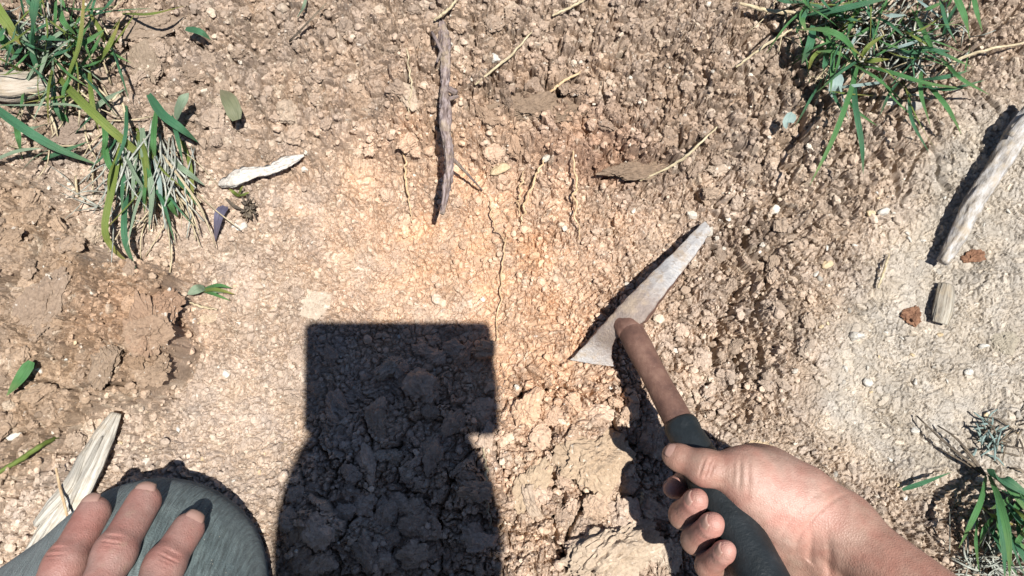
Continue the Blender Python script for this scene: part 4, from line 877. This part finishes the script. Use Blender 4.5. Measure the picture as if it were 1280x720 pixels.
# --- right hand around the grip
RE = np.array([0.316, -0.328, 0.236])
fr = Field((0.095, -0.335, 0.045), (0.345, -0.085, 0.240), 0.00105)
palm = fr.grid()
CMC = P(996, 628, .112); TM = P(927, 589, .119); TI = P(882, 585, .117); TT = P(849, 572, .110)
WR = P(1046, 659, .116); WU = P(1034, 716, .094); WC = (WR + WU) / 2
fr.cone(palm, CMC, WR, .0225, .0205, .012); fr.cone(palm, P(948, 602, .112), CMC, .0165, .0225, .010); fr.cone(palm, P(965, 626, .104), P(990, 640, .102), .0185, .0215, .012)
fr.cone(palm, P(944, 616, .116), P(974, 641, .114), .0175, .0190, .010)
fr.cone(palm, WR, RE + np.array([.012, .008, .008]), .0195, .034, .015); fr.cone(palm, WU, RE + np.array([-.012, -.012, -.008]), .0185, .036, .015); fr.cone(palm, WR, WU, .0195, .0185, .012)
TK = {'index': .126, 'middle': .1500, 'ring': .1680, 'little': .1855}
FR = {}
for nm, t in TK.items():
    rs = {'index': (.0076, .0088, .0098), 'middle': (.0078, .0090, .0100), 'ring': (.0077, .0088, .0098), 'little': (.0069, .0078, .0088)}[nm]
    mp = Hpt(t - .002, -24, .038); pp = Hpt(t, -115, .029); dp = Hpt(t + .002, 180, .0262)
    if nm == 'index': mp = Hpt(t + .012, -30, .034); pp = Hpt(t + .002, -80, .029); dp = Hpt(t, -125, .0265)
    tp = Hpt(t + .004, {'index': -158, 'middle': 126, 'ring': 120, 'little': 122}[nm], .0248)
    FR[nm] = ([tp, dp, pp, mp], rs); fr.cone(palm, mp, (WR * .45 + WU * .55) if nm in ('index', 'middle') else WU, .0135, .0175, .012)
fr.cone(palm, FR['index'][0][3], FR['little'][0][3], .0135, .012, .010)
# wrist tendons and heel of the hand
fr.cone(palm, P(1006, 668, .116), P(1040, 735, .118), .0052, .0060, .006); fr.cone(palm, P(1020, 664, .119), P(1062, 735, .122), .0048, .0055, .006); fr.cone(palm, P(990, 690, .098), P(1000, 740, .092), .014, .015, .010)
fr.cone(palm, P(936, 590, .114), P(962, 592, .104), .0125, .0160, .012)
thumb = fr.grid()
fr.cone(thumb, TT, TI, .0089, .0103, .003); fr.cone(thumb, TI, TM, .0099, .0122, .005); fr.cone(thumb, TM, CMC, .0128, .0200, .008); fr.cone(thumb, TT, TT + unit(TT - TI) * .004, .0086, .0076, .003); fr.cone(thumb, TI, TI + np.array([0, 0, .0005]), .0108, .0108, .006)
a = thumb; h_ = np.clip(0.5 + 0.5 * (a - palm) / .013, 0, 1); out = a + (palm - a) * h_ - .013 * h_ * (1 - h_)
for nm, (js, rs) in FR.items():
    f = fr.grid(); tp, dp, pp, mp = js
    fr.cone(f, tp, dp, rs[0], rs[1], .002); fr.cone(f, dp, pp, rs[1], rs[2], .004); fr.cone(f, pp, mp, rs[2], rs[2] * 1.15, .004); fr.cone(f, tp, tp + unit(tp - dp) * .004, rs[0] * .98, rs[0] * .85, .002)
    h_ = np.clip(0.5 + 0.5 * (f - palm) / .008, 0, 1); out = np.minimum(out, f + (palm - f) * h_ - .008 * h_ * (1 - h_))
V, Fs = fr.nets(out); col = np.tile(SKIN, (len(V), 1)); toC = unit(CAM - TI)
V = wrinkle(V, TI + toC * .0105, unit(TT - TI), toC, [(-.004, 1), (-.0015, 1.2), (.002, .7)], .0013, .0009, .012, 0)
V = wrinkle(V, TM + toC * .013, unit(TI - TM), toC, [(.002, 1), (-.003, .8), (.006, .6)], .0009, .0013, .018, 0)
wd = unit(WC - RE); V = wrinkle(V, P(1026, 655, .125), wd, toC, [(0, 1.0), (.0070, .5)], .0009, .0010, .030, 0)
V = wrinkle(V, P(1012, 700, .122), np.array([1., .15, 0]), toC, [(0, .8), (.009, 1.0)], .0018, .0020, .022, 0)
k = np.exp(-(np.linalg.norm(V - P(975, 640, .125), axis=1) / .030) ** 2) * .9; col += (PALM - col) * k[:, None]
for nm, (js, rs) in FR.items():
    k = np.exp(-(np.linalg.norm(V - js[0], axis=1) / .014) ** 2) * .85; col += (np.array([.40, .215, .18]) - col) * k[:, None]
    d = unit(js[0] - js[1]); nail(js[0], d, unit(-HR * 0.75 - HA * 0.35 + HC * .45), rs[0], 1.0, .0100, .30)
nail(TT, unit(TT - TI), unit(toC * .8 + np.array([-.25, .55, 0])), .0089, .95, .0125, .28)
add_skin(V, Fs, col)

# --- head and neck (outside the picture; they cast the dark shadow)
SD = SUN_D
hs = P(484, 690, 0.0); HD = hs - SD * (0.725 / -SD[2])
face = unit([0, 0.50, -0.866]); crown = unit([0, 0.866, 0.50]); side = np.array([1.0, 0, 0]); RH = np.array([side, crown, face])
fh = Field(HD - .24, HD + .19, 0.004); hd = fh.grid()
fh.ell(hd, HD, RH, (.070, .105, .095), .01); fh.ell(hd, HD + face * .035 - crown * .045, RH, (.060, .075, .066), .02); fh.cone(hd, HD - crown * .05 - face * .02, np.array([.06, -.47, .62]), .058, .068, .02)
fh.cone(hd, HD + face * .096 + crown * .012, HD + face * .118 - crown * .030, .009, .014, .008); fh.ell(hd, HD + face * .090 - crown * .062, RH, (.024, .008, .010), .006)
fh.cone(hd, HD + face * .080 - crown * .100, HD + face * .085 - crown * .098, .022, .02, .015)
for s in (-1, 1):
    fh.ell(hd, HD + face * .094 + crown * .008 + side * .031 * s, RH, (.017, .010, .012), .006, sub=True); fh.ell(hd, HD + face * .082 + crown * .006 + side * .031 * s, RH, (.012, .010, .011), .002)
    fh.ell(hd, HD + side * .070 * s - crown * .01 - face * .005, RH, (.008, .030, .018), .006)
V, Fs = fh.nets(hd); add_skin(V, Fs, np.tile(SKIN, (len(V), 1)))
# upper arms join the bare forearms to the sleeves
SHR = np.array([0.235, -0.52, 0.545]); SHL = np.array([-0.13, -0.53, 0.55])
fa = Field((-.44, -.60, .15), (.36, -.20, .62), 0.005); ar = fa.grid()
fa.cone(ar, RE, SHR, .0375, .046, .01); fa.cone(ar, LW + (LE - LW) * .33, LE, .0265, .036, .01); fa.cone(ar, LE, SHL, .037, .046, .01); fa.cone(ar, RE, RE + unit(WC - RE) * .03, .0385, .034, .01)
V, Fs = fa.nets(ar); add_skin(V, Fs, np.tile(SKIN, (len(V), 1)))
pl = np.array(person.location)
mesh_obj('body', np.concatenate(SKV) - pl, np.concatenate(SKF), M_SKIN, person, col=np.concatenate(SKC))
for V, F_ in nails: gen_obj('fingernail', V, F_, M_NAIL, person)

# --- clothes
def cloth(name, ca, cb, twill=900):
    m, n, b = new_mat(name, 0.95, 0.1); pos = coords(n)
    c = ramp(n, noise(n, pos, 30, 6, 0.7), [(0.35, ca), (0.65, cb)])
    mp1 = N(n, 'ShaderNodeMapping'); mp1.inputs['Rotation'].default_value = (0.3, 0.4, 0.7); mp1.inputs['Scale'].default_value = (900, 90, 90); n.links.new(pos, mp1.inputs['Vector'])
    wf = noise(n, mp1.outputs[0], 1.0, 2, 0.5)
    v = ramp(n, wf, [(0.3, (0.60, 0.60, 0.60)), (0.7, (1.4, 1.4, 1.4))]); c = mix(n, 1.0, c, v, 'MULTIPLY')
    f = noise(n, pos, 900, 3, 0.7); c = mix(n, 1.0, c, ramp(n, f, [(0.3, (.75, .75, .75)), (0.7, (1.25, 1.25, 1.25))]), 'MULTIPLY')
    dd = ramp(n, noise(n, pos, 330, 2, 0.5), [(0.74, (0, 0, 0)), (0.78, (0.8, 0.8, 0.8))]); c = mix(n, dd, c, (0.42, 0.38, 0.30))
    n.links.new(c, b.inputs['Base Color']); b.inputs['Sheen Weight'].default_value = 0.15
    ad = N(n, 'ShaderNodeMath', operation='ADD'); n.links.new(wf, ad.inputs[0]); n.links.new(f, ad.inputs[1]); bump(n, b, ad.outputs[0], 0.0012, 0.9); return m
M_TRO = cloth('grey_green_twill', (0.062, 0.084, 0.084), (0.105, 0.132, 0.128)); M_SHIRT = cloth('dark_shirt', (0.03, 0.035, 0.045), (0.05, 0.055, 0.07)); 
HIPL = np.array([-0.075, -0.70, 0.34]); HIPR = np.array([0.115, -0.72, 0.34]); KNR = np.array([0.22, -0.47, 0.072]); FTL = np.array([-0.22, -0.66, 0.055]); FTR = np.array([0.20, -0.90, 0.055])
ft = Field((-.37, -1.0, -.03), (.34, -.13, .50), 0.0042); tr = ft.grid()
ft.cone(tr, KN, HIPL, KR, .095, .02); ft.cone(tr, KN, P(70, 826, .053), KR, KR, .01); ft.cone(tr, KN - np.array([0, .01, .012]), FTL, .056, .05, .03)
ft.cone(tr, KNR, HIPR, .074, .095, .02); ft.cone(tr, KNR, FTR, .056, .05, .03); ft.cone(tr, HIPL, HIPR, .115, .115, .05); ft.cone(tr, (HIPL + HIPR) / 2, np.array([.03, -.70, .42]), .13, .13, .05)
V, Fs = ft.nets(tr)
fo = perlin(V[:, 0] * 16 + V[:, 2] * 9, V[:, 1] * 22 - V[:, 2] * 12, 5) * .0030 + perlin(V[:, 0] * 45 + V[:, 1] * 30, V[:, 1] * 14 - V[:, 0] * 20, 9) * .0013 + perlin(V[:, 0] * 90 - V[:, 1] * 50, V[:, 1] * 40, 12) * .0006
V[:, 2] += fo; mesh_obj('trousers', V - pl, Fs, M_TRO, person)
fs = Field((-.32, -.90, .24), (.38, -.34, .74), 0.006); sh = fs.grid()
CH = np.array([.05, -.585, .52]); fs.cone(sh, np.array([.03, -.74, .40]), CH, .135, .125, .05); fs.cone(sh, SHL + np.array([.03, 0, 0]), SHR - np.array([.03, 0, 0]), .078, .078, .05); fs.cone(sh, CH, np.array([.06, -.50, .60]), .11, .072, .04)
fs.cone(sh, SHR, SHR + (RE - SHR) * .62, .066, .058, .03); fs.cone(sh, SHL, SHL + (LE - SHL) * .66, .066, .058, .03)
V, Fs = fs.nets(sh); V[:, 2] += perlin(V[:, 0] * 18, V[:, 1] * 22 + V[:, 2] * 15, 15) * .004; mesh_obj('shirt', V - pl, Fs, M_SHIRT, person)
m, n, b = new_mat('dark_hair', 0.6, 0.3); n.links.new(ramp(n, noise(n, mapped(n, coords(n), (400, 60, 60)), 1, 3), [(0.3, (.012, .009, .007)), (0.7, (.05, .035, .025))]), b.inputs['Base Color']); M_HAIR = m
fh2 = Field(HD - .16, HD + .16, 0.005); hr = fh2.grid(); fh2.ell(hr, HD - face * .012 + crown * .006, RH, (.0765, .114, .100), .01); fh2.ell(hr, HD + face * .085 - crown * .03, RH, (.075, .095, .060), .01, sub=True)
V, Fs = fh2.nets(hr); V += (RNG.normal(size=V.shape) * .0012); mesh_obj('hair', V - pl, Fs, M_HAIR, person)
m, n, b = new_mat('boot_leather', 0.7, 0.3); n.links.new(ramp(n, noise(n, coords(n), 60, 4), [(0.3, (.04, .028, .02)), (0.7, (.10, .07, .05))]), b.inputs['Base Color']); M_BOOT = m
for FT in (FTL, FTR):
    fb = Field(FT + np.array([-.09, -.26, -.09]), FT + np.array([.09, .09, .09]), 0.005); bo = fb.grid(); z = np.array([0, 0, 1.0])
    fb.cone(bo, FT, FT + np.array([0, -.06, -.008]), .052, .05, .02); fb.cone(bo, FT + np.array([0, -.06, -.01]), FT + np.array([.0, -.19, -.018]), .046, .036, .02)
    V, Fs = fb.nets(bo); mesh_obj('boot', V - pl, Fs, M_BOOT, person)
m, n, b = new_mat('black_webbing', 0.8, 0.2); b.inputs['Base Color'].default_value = (.015, .015, .017, 1); M_WEB = m
bp = [HD + side * (.0770 * math.cos(a)) + (crown * .52 - face * .85) * 0 + (crown * math.sin(a) * .108 + face * (math.sin(a) * .045 - .0)) for a in np.linspace(0, 2 * math.pi, 49)]
V, F_, UV = tube([q for q in bp], [.012] * 3, 8, 49, 0, .25, 1, spl=False); gen_obj('head_strap', V, F_, M_WEB, person)

# ------------------------------------------------------------------ phone on the head strap, filming (the camera is its lens)
camM = np.array([[1, 0, 0], [0, CT, ST], [0, -ST, CT]])      # rows: right, up, back
def cp(x, y, z): return CAM + camM[0] * x + camM[1] * y + camM[2] * z
phone = empty('phone', cp(.05, -.028, .010), label='black phone strapped above the forehead, its flat shadow on the soil', cat='phone')
def slab(x0, x1, y0, y1, z0, z1, rc, mat, name, parent):
    pts = []
    for cx, cy, a0 in ((x1 - rc, y1 - rc, 0), (x0 + rc, y1 - rc, 90), (x0 + rc, y0 + rc, 180), (x1 - rc, y0 + rc, 270)):
        for k in range(7): a = D(a0 + 15 * k); pts.append((cx + rc * math.cos(a), cy + rc * math.sin(a)))
    k = len(pts); V = []
    for z, ins in ((z0, .0012), (z0 + .0012, 0), (z1 - .0012, 0), (z1, .0012)):
        for x, y in pts:
            mx, my = (x0 + x1) / 2, (y0 + y1) / 2; V.append(cp(x - math.copysign(ins, x - mx), y - math.copysign(ins, y - my), z))
    F_ = [(l * k + i, l * k + (i + 1) % k, (l + 1) * k + (i + 1) % k, (l + 1) * k + i) for l in range(3) for i in range(k)] + [tuple(range(k))[::-1], tuple(range(3 * k, 4 * k))]
    return gen_obj(name, np.array(V), F_, mat, parent, smooth=False)
m, n, b = new_mat('phone_black', 0.35, 0.5); b.inputs['Base Color'].default_value = (.02, .02, .022, 1); M_PH = m
m, n, b = new_mat('phone_glass', 0.08, 0.5); b.inputs['Base Color'].default_value = (.008, .008, .01, 1); M_GL = m
slab(-.0265, .1290, -.0745, .0160, .006, .0150, .007, M_PH, 'case', phone); slab(-.0235, .1260, -.0715, .0130, .0151, .0160, .006, M_GL, 'screen', phone)
V, F_, UV = tube([cp(0, 0, .0062), cp(0, 0, .0035)], [.0065, .006], 24, 4, 0, 1, 1, spl=False if False else True); gen_obj('lens_ring', V, F_, M_GL, phone)
slab(.035, .065, -.100, -.0750, .008, .022, .004, M_PH, 'clamp', phone)
